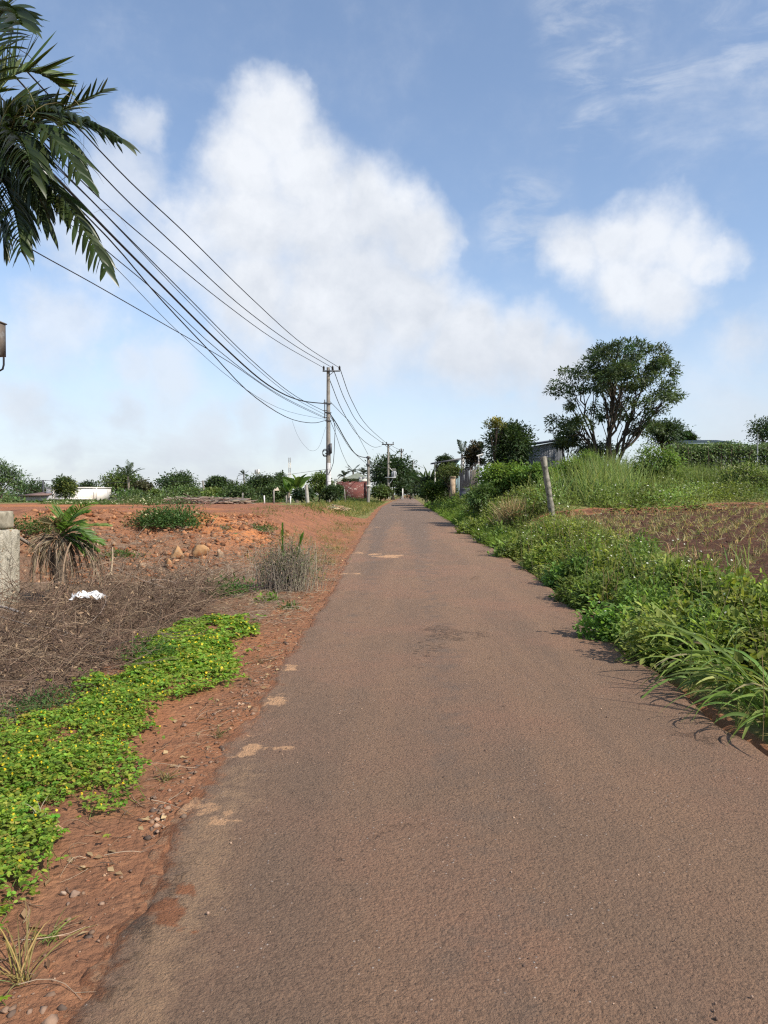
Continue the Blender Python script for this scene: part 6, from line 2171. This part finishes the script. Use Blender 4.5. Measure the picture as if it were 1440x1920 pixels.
def tall_weeds():
    # tall grass on the rise behind the red bank
    g = Geo()
    n = 11000
    x = 4 + 22 * R.random(n)
    y = bank_y(x) + 1.2 + 15 * R.random(n) ** 1.2
    patch = fbm(x, y, .28, 3)
    ok = (x > XR(y) + 1.8) & (R.random(n) < np.clip(.12 + .7 * patch + .9 * np.exp(-((x / y - .265) / .055) ** 2), .04, 1))
    x, y, patch = x[ok], y[ok], patch[ok]; n = len(x)
    B = np.stack([x, y, H(x, y)], 1)
    hh = (.55 + .6 * R.random(n)) * (1 + .75 * np.exp(-((x / y - .265) / .06) ** 2))
    blades(g, B, np.array([-.06, -.05, 1.]) + .30 * R.normal(size=(n, 3)), hh * 1.1, .022 + .010 * R.random(n), .75, 5, tint(n, (.225, .275, .098), .2))
    o = g.build('tall_grass', M_GRASS, origin=(12, 33, 1.3))
    tag(o, 'tall pale green grass on the rise behind the red bank', 'tall grass', kind='stuff')
    # leafy flowering weeds between
    g = Geo()
    n = 260
    x = 4.5 + 22 * R.random(n); y = bank_y(x) + .25 + 13 * R.random(n) ** 1.5
    ok = x > XR(y) + 2.0
    x, y = x[ok], y[ok]; n = len(x)
    cen = np.stack([x, y, H(x, y)], 1)
    P, u = bush_mass(g, cen, .5 + .4 * R.random(n), .45 + .6 * R.random(n), 60000, .12, .055, (.175, .23, .072), .26, LEAF2, inner=.5)
    i = R.integers(0, len(P), 1000); i = i[u[i, 2] > .2]
    flower_dots(g, P[i] + np.array([0, 0, .08]), .034, (.74, .74, .64))
    o = g.build('flowering_weeds', M_LEAF_SOFT, origin=(12, 31, 1.2))
    tag(o, 'sea of green weeds with specks of white flower behind the red bank', 'weeds', kind='stuff')
    # higher rank growth in front of the hedge
    g = Geo()
    n = 95
    Y_ = 36 + 6.5 * R.random(n)
    x = np.array([at(1130 + 350 * R.random(), 870, yy)[0] for yy in Y_])
    cen = np.stack([x, Y_, H(x, Y_)], 1)
    bush_mass(g, cen, .55 + .4 * R.random(n), .7 + .75 * R.random(n), 26000, .14, .055, (.165, .215, .066), .28, LEAF2, inner=.55)
    m = 3800
    i = R.integers(0, n, m)
    B = cen[i] + np.stack([.5 * R.normal(size=m), .5 * R.normal(size=m), np.zeros(m)], 1)
    blades(g, B, np.array([-.05, -.05, 1.]) + .28 * R.normal(size=(m, 3)), .9 + .8 * R.random(m), .026, .7, 5, tint(m, (.205, .25, .09)))
    o = g.build('rank_weeds', M_LEAF_SOFT, origin=(16, 39, 1.9))
    tag(o, 'high pale green weeds and grass at the foot of the vine hedge', 'weeds', kind='stuff')
    # shrubs one can tell apart
    gs = 'shrubs behind the leaning concrete post'
    px_tree('shrub', 'bright green leafy shrub with drooping sprays left of the leaning post', 945, 866, 962, 96, 31, (.15, .225, .048), 110, 40, gs, L=.17, W=.075, seed=71, depth=1.0, hang=.5, leafm=M_LEAF_SOFT, crown_name='foliage')
    px_tree('shrub', 'large green shrub directly behind the leaning post', 1002, 868, 960, 80, 30, (.125, .20, .046), 100, 40, gs, L=.16, W=.075, seed=72, depth=1.0, hang=.5, leafm=M_LEAF_SOFT, crown_name='foliage')
    px_tree('shrub', 'dark green bush at the foot of the leaning post on its right', 1070, 905, 965, 70, 27.5, (.06, .105, .032), 90, 40, gs, L=.13, W=.06, seed=73, depth=.8, crown_name='foliage')
    px_tree('shrub', 'yellow green shrub right of the leaning post and above the dark bush', 1068, 858, 925, 66, 31, (.155, .22, .055), 80, 38, gs, L=.15, W=.06, seed=74, depth=.9, leafm=M_LEAF_SOFT, crown_name='foliage')
    px_tree('shrub', 'small dark shrub between road edge and tan grass clump', 905, 905, 975, 60, 30, (.085, .14, .04), 70, 38, gs, L=.13, W=.055, seed=75, depth=.8, crown_name='foliage')
    px_tree('shrub', 'lush light green shrub in front of the big tree, right of its trunk', 1225, 840, 905, 84, 36.5, (.15, .215, .056), 70, 44, gs, L=.17, W=.07, seed=76, size=.65, lumps=12, cr=.42, depth=1.1, hang=.45, leafm=M_LEAF_SOFT, crown_name='foliage')
    px_tree('shrub', 'green shrub below the trunk of the big tree on its left', 1100, 845, 900, 60, 37, (.135, .20, .055), 60, 38, gs, L=.16, W=.07, seed=77, depth=1.0, leafm=M_LEAF_SOFT, crown_name='foliage')
    px_tree('shrub', 'spreading flowered bush at the far right of the weedy rise', 1400, 868, 935, 110, 33, (.14, .19, .06), 100, 40, gs, L=.13, W=.055, seed=78, depth=1.1, leafm=M_LEAF_SOFT, crown_name='foliage', top=((.42, .42, .26), .25))
    # tan dead grass
    p = at(962, 972, 23.5); p[2] = float(H(p[0], p[1]))
    n = 420
    g = Geo()
    a = R.random(n) * 2 * PI; s = R.uniform(.02, .5, n)
    blades(g, p + .20 * R.normal(size=(n, 3)) * np.array([1, .8, 0]), np.stack([np.cos(a) * s, np.sin(a) * s, np.ones(n)], 1), .55 + .65 * R.random(n), .018, 1.1, 5, tint(n, (.36, .265, .145), .2))
    tag(g.build('dry_grass_clump', M_DRY, origin=p), 'clump of dead tan grass left of the leaning concrete post', 'dry grass')
    # leaning concrete post
    Y = 22.0
    a = at(1036, 968, Y); a[2] = min(a[2], float(H(a[0], Y)) - .1); b = at(1018.5, 856, Y)
    a0 = at(1036, 968, Y); d = (b - a0); a = b - d * ((b[2] - a[2]) / d[2])
    g = Geo()
    k = 18
    P = a[None] + (b - a)[None] * np.linspace(0, 1, k)[:, None]
    tubes(g, P, .092 * (1 + .05 * R.normal(size=k)), 4, cap=True)
    mp_ = grain_mat('mossy_post', (.30, .275, .22), (.15, .14, .11), 9, .92, .02, c3=(.085, .085, .065), s3=7)
    tag(g.build('leaning_post', mp_, origin=a), 'mottled grey concrete post leaning left among the roadside weeds', 'post')


tall_weeds()


def right_background():
    # the big tree
    Y = 46.0
    b = at(1140, 858, Y); gz = float(H(b[0], Y)); b = np.array([b[0], Y, gz])
    def c(px, py, rx, rz, dy=0.0, ry=None):
        p = at(px, py, Y + dy)
        s = Y / F_PX
        return (p, (rx * s, (ry or rx) * s, rz * s))
    blobs = [c(1160, 676, 62, 36), c(1205, 672, 50, 32, 1), c(1115, 690, 40, 26, -1), c(1240, 702, 34, 28), c(1070, 722, 42, 30), c(1048, 748, 28, 24), c(1215, 735, 48, 34, -1), c(1250, 748, 26, 24, 1),
             c(1140, 722, 60, 26, 2), c(1165, 715, 60, 30, -2), c(1055, 802, 22, 12, 1), c(1040, 790, 16, 10), c(1245, 782, 28, 20), c(1090, 760, 34, 18, 1.5), c(1195, 770, 34, 18, -1.5), c(1085, 800, 30, 14, -1), c(1060, 825, 24, 12, .5), c(1200, 806, 30, 14, 1), c(1140, 775, 40, 16, 2.5), c(1225, 812, 26, 14, -1)]
    tree('tree', 'large spreading tree with a dark open crown and many bare rising limbs', b, blobs, 250, 84, .31, .22, .085, (.070, .102, .042), .21, limbs=8, cat='tree', shell=.45, hang=.3, multi=True, upw=.15, var=.25, bark=M_BARK_DARK, top=((.10, .13, .05), .15))
    g6 = 'trees beyond the weeds on the right'
    px_tree('tree', 'broad round dark tree with yellow blossom at its upper left', 954, 782, 908, 100, 47, (.048, .078, .027), 260, 44, g6, seed=81, size=.42, cr=.5, L=.22, W=.10, floor=-1.1, ground_clip=False)
    # its yellow blossom
    px_tree('shrub', 'yellow blossoming branch mass at the top of the round dark tree', 925, 784, 806, 40, 46.0, (.14, .15, .035), 26, 30, None, seed=82, top=((.42, .34, .05), .22), lumps=4, L=.17, W=.07, ground_clip=False, crown_name='blossom')
    px_tree('tree', 'slim dry brownish conifer shaped tree left of the round dark tree', 890, 816, 905, 34, 50, (.062, .060, .036), 90, 34, g6, seed=83, depth=1.0, top=((.11, .075, .04), .25))
    px_tree('tree', 'low dark green tree just right of the big spreading tree', 1252, 782, 845, 74, 52, (.042, .070, .026), 120, 38, g6, seed=84)
    px_tree('tree', 'small dark tree poking out between big tree and green shed roof', 1285, 808, 842, 34, 56, (.045, .072, .028), 50, 34, g6, seed=85)
    px_tree('bush', 'dark bush under the left limbs of the big spreading tree', 1062, 808, 855, 46, 50, (.042, .066, .028), 60, 34, g6, seed=86)
    px_tree('bush', 'dark bush around the foot of the big spreading tree', 1120, 828, 870, 90, 49, (.045, .072, .028), 80, 34, g6, seed=87)
    px_tree('tree', 'dark leafed tree at the right edge of the frame', 1440, 780, 850, 82, 58, (.045, .075, .028), 110, 36, g6, seed=88)
    # vine hedge
    Y = 44.0
    x0, x1 = at(1268, 0, Y)[0], at(1480, 0, Y)[0]
    n = 90
    x = x0 + (x1 - x0) * np.sort(R.random(n)); y = Y + .4 * R.normal(size=n)
    gz = H(x, y)
    ztop = np.array([at(0, 839 + 10 * vnoise(xx * .9, 2.0), Y)[2] for xx in x])
    t = thing('hedge', 'long clipped looking vine covered hedge in front of the green roofed shed', 'hedge', ((x0 + x1) / 2, Y, float(gz.mean())))
    g = Geo()
    m = 16000
    i = R.integers(0, n, m)
    P = np.stack([x[i] + .3 * R.normal(size=m), y[i] + .35 * R.normal(size=m), gz[i] + (ztop[i] - gz[i]) * (1 - R.random(m) ** 1.6) + .07 * R.normal(size=m)], 1)
    leaves(g, P, rdir(m) + np.array([0, -.4, -.4]), np.array([0, -.8, .6]) + .5 * R.normal(size=(m, 3)), .13 * (.6 + .8 * R.random(m)), .085 * (.6 + .8 * R.random(m)), tint(m, (.105, .155, .048), .28), LEAF2)
    g.build('foliage', M_LEAF, t)
    g = Geo()
    A = np.stack([x, y, gz - .1], 1); E = np.stack([x + .1 * R.normal(size=n), y, ztop - .1], 1)
    tubes(g, bez(A, (A + E) / 2 + .1 * R.normal(size=(n, 3)), E, 5), .03, 4)
    g.build('stems', M_BARK, t)
    # green roofed shed behind the hedge
    mg = grain_mat('green_roof_sheet', (.055, .085, .075), (.04, .065, .058), 2, .5, .003, spec=.5)
    mlt = grain_mat('pale_trim', (.42, .50, .52), (.35, .43, .45), 2, .6, .002)
    Y = 50.0
    x0, x1 = at(1288, 0, Y)[0], at(1412, 0, Y)[0]
    z0, z1 = at(0, 835, Y)[2], at(0, 829, Y)[2]
    gz = float(H((x0 + x1) / 2, Y))
    t = thing('shed', 'long shed with a dark green metal roof behind the vine hedge', 'shed', ((x0 + x1) / 2, Y, gz))
    g = Geo(); box(g, ((x0 + x1) / 2, Y + 2.2, (gz + z0) / 2), (x1 - x0 - .4, 3.6, z0 - gz)); g.build('wall', grain_mat('shed_wall', (.16, .17, .16), (.11, .12, .11), 2, .85, .004), t)
    g = Geo()
    V = np.array([(x0, Y, z0), (x1, Y, z0), (x1, Y + 5, z1 + .35), (x0, Y + 5, z1 + .35)])
    g.add(np.concatenate([V - np.array([0, 0, .06]), V]), _BOXF)
    for k in range(30):
        xx = x0 + (x1 - x0) * (k + .5) / 30
        V = np.array([(xx - .03, Y - .01, z0), (xx + .03, Y - .01, z0), (xx + .03, Y + 5, z1 + .35), (xx - .03, Y + 5, z1 + .35)])
        g.add(np.concatenate([V, V + np.array([0, 0, .04])]), _BOXF)
    g.build('roof', mg, t)
    g = Geo(); box(g, ((x0 + x1) / 2, Y - .03, z0 + .02), (x1 - x0 + .1, .05, .07)); g.build('gutter', mlt, t)
    c_ = at(1420.5, 814, 43); b_ = np.array([c_[0], 43, float(H(c_[0], 43))])
    g = Geo(); bar(g, b_, c_, .035, 6)
    tag(g.build('post', M_GALV, origin=b_), 'thin grey metal post rising from the vine hedge', 'post')
    # grey corrugated wall behind the leaning post
    Y = 52.0
    mc = grain_mat('corrugated_sheet', (.33, .345, .37), (.24, .25, .275), 2.2, .55, .003, spec=.4, c3=(.16, .165, .18), s3=3, stretch=(1, 1, .15))
    x0, x1 = at(990, 0, Y)[0], at(1062, 0, Y)[0]
    za, zb = at(0, 841, Y)[2], at(0, 828, Y)[2]
    gz = float(H((x0 + x1) / 2, Y))
    t = thing('barn', 'grey corrugated metal barn side with a sloping dark eave', 'barn', ((x0 + x1) / 2, Y, gz))
    ns = 8
    for k in range(ns):
        g = Geo()
        u0, u1 = k / ns, (k + 1) / ns
        m = 12
        xs = x0 + (x1 - x0) * np.linspace(u0, u1 + .012, m)
        yy = Y + .03 * np.cos(np.linspace(0, 3 * 2 * PI, m)) + .015 * (k % 2)
        zt = za + (zb - za) * (xs - x0) / (x1 - x0)
        V = np.concatenate([np.stack([xs, yy, np.full(m, gz)], 1), np.stack([xs, yy, zt], 1)])
        q = np.array([[i, i + 1, m + i + 1, m + i] for i in range(m - 1)])
        g.add(V, q).build('panel', mc, t)
    g = Geo()
    V = np.array([(x0 - .3, Y - .35, za + .02), (x1 + .3, Y - .35, zb + .02), (x1 + .3, Y + 5, zb + .3), (x0 - .3, Y + 5, za + .3)])
    g.add(np.concatenate([V, V + np.array([0, 0, .12])]), _BOXF); g.build('roof', M_STEEL, t)
    g = Geo(); bar(g, at(1003, 858, Y - .15), at(1036, 857, Y - .15), .04, 5); g.build('rail', M_GALV, t)
    # house with open dark roof beyond the fence
    Y = 62.0
    x0, x1 = at(812, 0, Y)[0], at(868, 0, Y)[0]
    za, zb = at(0, 869, Y)[2], at(0, 860, Y)[2]
    gz = float(H((x0 + x1) / 2, Y))
    t = thing('open_shed', 'open sided shed with a dark tilted roof on thin white posts', 'shed', ((x0 + x1) / 2, Y, gz))
    g = Geo()
    V = np.array([(x0, Y - .5, za), (x1, Y - .5, zb), (x1, Y + 5, zb + .2), (x0, Y + 5, za + .2)])
    g.add(np.concatenate([V - np.array([0, 0, .14]), V]), _BOXF); g.build('roof', M_STEEL, t)
    for px in (817, 861):
        xx = at(px, 0, Y)[0]
        g = Geo(); bar(g, (xx, Y, gz), (xx, Y, za - .1), .07, 6); g.build('post', M_WHITE, t)
    for px in (822, 850):
        xx = at(px, 0, Y)[0]
        g = Geo(); bar(g, (xx, Y + 4, gz), (xx, Y + 4, za - .1), .07, 6); g.build('post', M_STEEL, t)
    g = Geo(); box(g, ((x0 + x1) / 2 + .3, Y + 4.6, (gz + za) / 2), ((x1 - x0) * .9, .15, za - gz - .2)); g.build('wall', grain_mat('dark_boarding', (.07, .055, .05), (.045, .04, .035), 3, .9, .004), t)
    mb = grain_mat('pale_blue_paint', (.42, .58, .60), (.36, .50, .53), 3, .7, .002)
    xx0, xx1 = at(855, 0, Y)[0], at(866, 0, Y)[0]
    g = Geo(); box(g, ((xx0 + xx1) / 2, Y + 1.2, (gz + at(0, 863, Y)[2]) / 2), (xx1 - xx0, .2, at(0, 863, Y)[2] - gz)); g.build('blue_panel', mb, t)
    g = Geo(); bar(g, (at(868, 0, Y)[0], Y - .2, gz), at(868, 856, Y - .2), .14, 4); g.build('corner_post', M_WHITE, t)
    g7 = 'growth around the open shed'
    px_tree('tree', 'tree top showing above the open shed roof', 832, 853, 880, 36, 78, (.045, .068, .03), 50, 34, g7, seed=90)
    b_ = at(799, 930, 76); banana('banana_plant', 'banana plant with stiff dark leaves left of the open shed', (b_[0], 76, float(H(b_[0], 76))), 4.0, 9, (.045, .075, .03), seed=11, w=.55)
    b_ = at(808, 930, 70); banana('banana_plant', 'banana plant half hidden behind the open shed roof edge', (b_[0], 70, float(H(b_[0], 70))), 3.6, 8, (.05, .08, .03), seed=12, w=.5)
    tp = at(866, 852, 64); palm('palm_tree', 'palm with two stiff fronds rising behind the open shed', (tp[0], 64, float(H(tp[0], 64))), tp, 7, 1.5, (.035, .055, .025), leaf_l=.4, leaf_w=.06, nl=16, up=1.3, seed=14, trunk_r=.11, droop=.4)
    px_tree('bush', 'dark mass of leaves left of the open shed', 806, 890, 938, 44, 66, (.050, .080, .03), 70, 36, g7, seed=91)
    px_tree('bush', 'rounded light green bush spilling over the road left of the fence pillar', 812, 898, 948, 48, 56, (.085, .135, .036), 80, 38, g7, seed=92, depth=1.0, leafm=M_LEAF_SOFT, L=.17, top=((.17, .20, .05), .2))
    px_tree('bush', 'vine thatch hanging over the top of the fence pillar', 842, 872, 902, 62, 55, (.095, .125, .040), 80, 36, g7, seed=93, depth=.9, leafm=M_LEAF_SOFT, ground_clip=False, L=.16, W=.07, hang=.6)
    px_tree('bush', 'dark shaded bush behind the pale fence pillar', 834, 895, 940, 34, 57, (.045, .065, .028), 60, 34, g7, seed=94)
    # fence pillar and fence of split planks
    Y = 53.0
    b_ = at(849, 935, Y); z1 = at(0, 896, Y)[2]; gz = float(H(b_[0], Y))
    mp_ = grain_mat('raw_pillar', (.46, .35, .24), (.34, .25, .17), 4, .9, .01, c3=(.24, .17, .11), s3=2)
    t = thing('fence_pillar', 'pale tan square pillar under overhanging vines beside the road', 'pillar', (b_[0], Y, gz))
    g = Geo(); box(g, (b_[0], Y, (gz + z1) / 2 - .1), (.34, .34, z1 - gz + .2)); g.build('shaft', mp_, t)
    g = Geo(); box(g, (b_[0], Y, z1 + .03), (.42, .42, .08)); g.build('cap', mp_, t)
    mpl = grain_mat('split_plank', (.21, .175, .15), (.13, .105, .09), 6, .92, .01, c3=(.27, .22, .18), s3=3, stretch=(1, 1, .15))
    xa, xb = at(864, 0, 50)[0], at(901, 0, 44)[0]
    t = thing('plank_fence', 'grey brown fence of upright split planks between pillar and green shrub', 'fence', ((xa + xb) / 2, 47, float(H((xa + xb) / 2, 47))))
    n = 15
    for k in range(n):
        u = (k + .5) / n
        xx = xa + (xb - xa) * u; yy = 50 - 6 * u
        gz = float(H(xx, yy)); zt = at(0, 884 - 5 * u + 2.5 * R.normal(), yy)[2]
        g = Geo(); box(g, (xx, yy, (gz + zt) / 2), ((xb - xa) / n * .86 + .06, .04, zt - gz), -.9 + .05 * R.normal(), M=Matrix.Rotation(.03 * R.normal(), 3, 'Y') @ Matrix.Rotation(-1.05, 3, 'Z'))
        g.build('plank', mpl, t)
    for zz in (.6, 1.7):
        g = Geo()
        a0 = np.array([xa, 50.08, float(H(xa, 50)) + zz]); a1 = np.array([xb, 44.08, float(H(xb, 44)) + zz])
        bar(g, a0, a1, .04, 5); g.build('rail', mpl, t)
    # bluish barrel at the foot of the fence
    b_ = at(871, 940, 42); gz = float(H(b_[0], 42))
    g = Geo()
    zs = np.array([0, .03, .05, .3, .32, .35, .37, .62, .64, .67, .69, .93, .95, .98])
    rs = np.array([.27, .30, .29, .29, .31, .31, .29, .29, .31, .31, .29, .29, .31, .29])
    tubes(g, np.stack([np.full(14, b_[0]), np.full(14, 42.), gz + zs], 1), rs, 14, cap=True)
    tag(g.build('barrel', grain_mat('grey_blue_plastic', (.105, .105, .14), (.075, .075, .10), 4, .6, .003), origin=(b_[0], 42, gz)), 'dull blue grey barrel in the shade below the plank fence', 'barrel')
    # white lamp arm in front of the round dark tree
    g = Geo()
    p0 = at(897.5, 872, 46); p1 = at(897.5, 854, 46); p2 = at(906, 851.5, 46)
    p0[2] = float(H(p0[0], 46))
    bar(g, p0, p1, .04, 6); bar(g, at(894, 855, 46), p2, .05, 6)
    tag(g.build('lamp_post', M_WHITE, origin=p0), 'slim white lamp post with a short arm before the round dark tree', 'lamp post')


right_background()
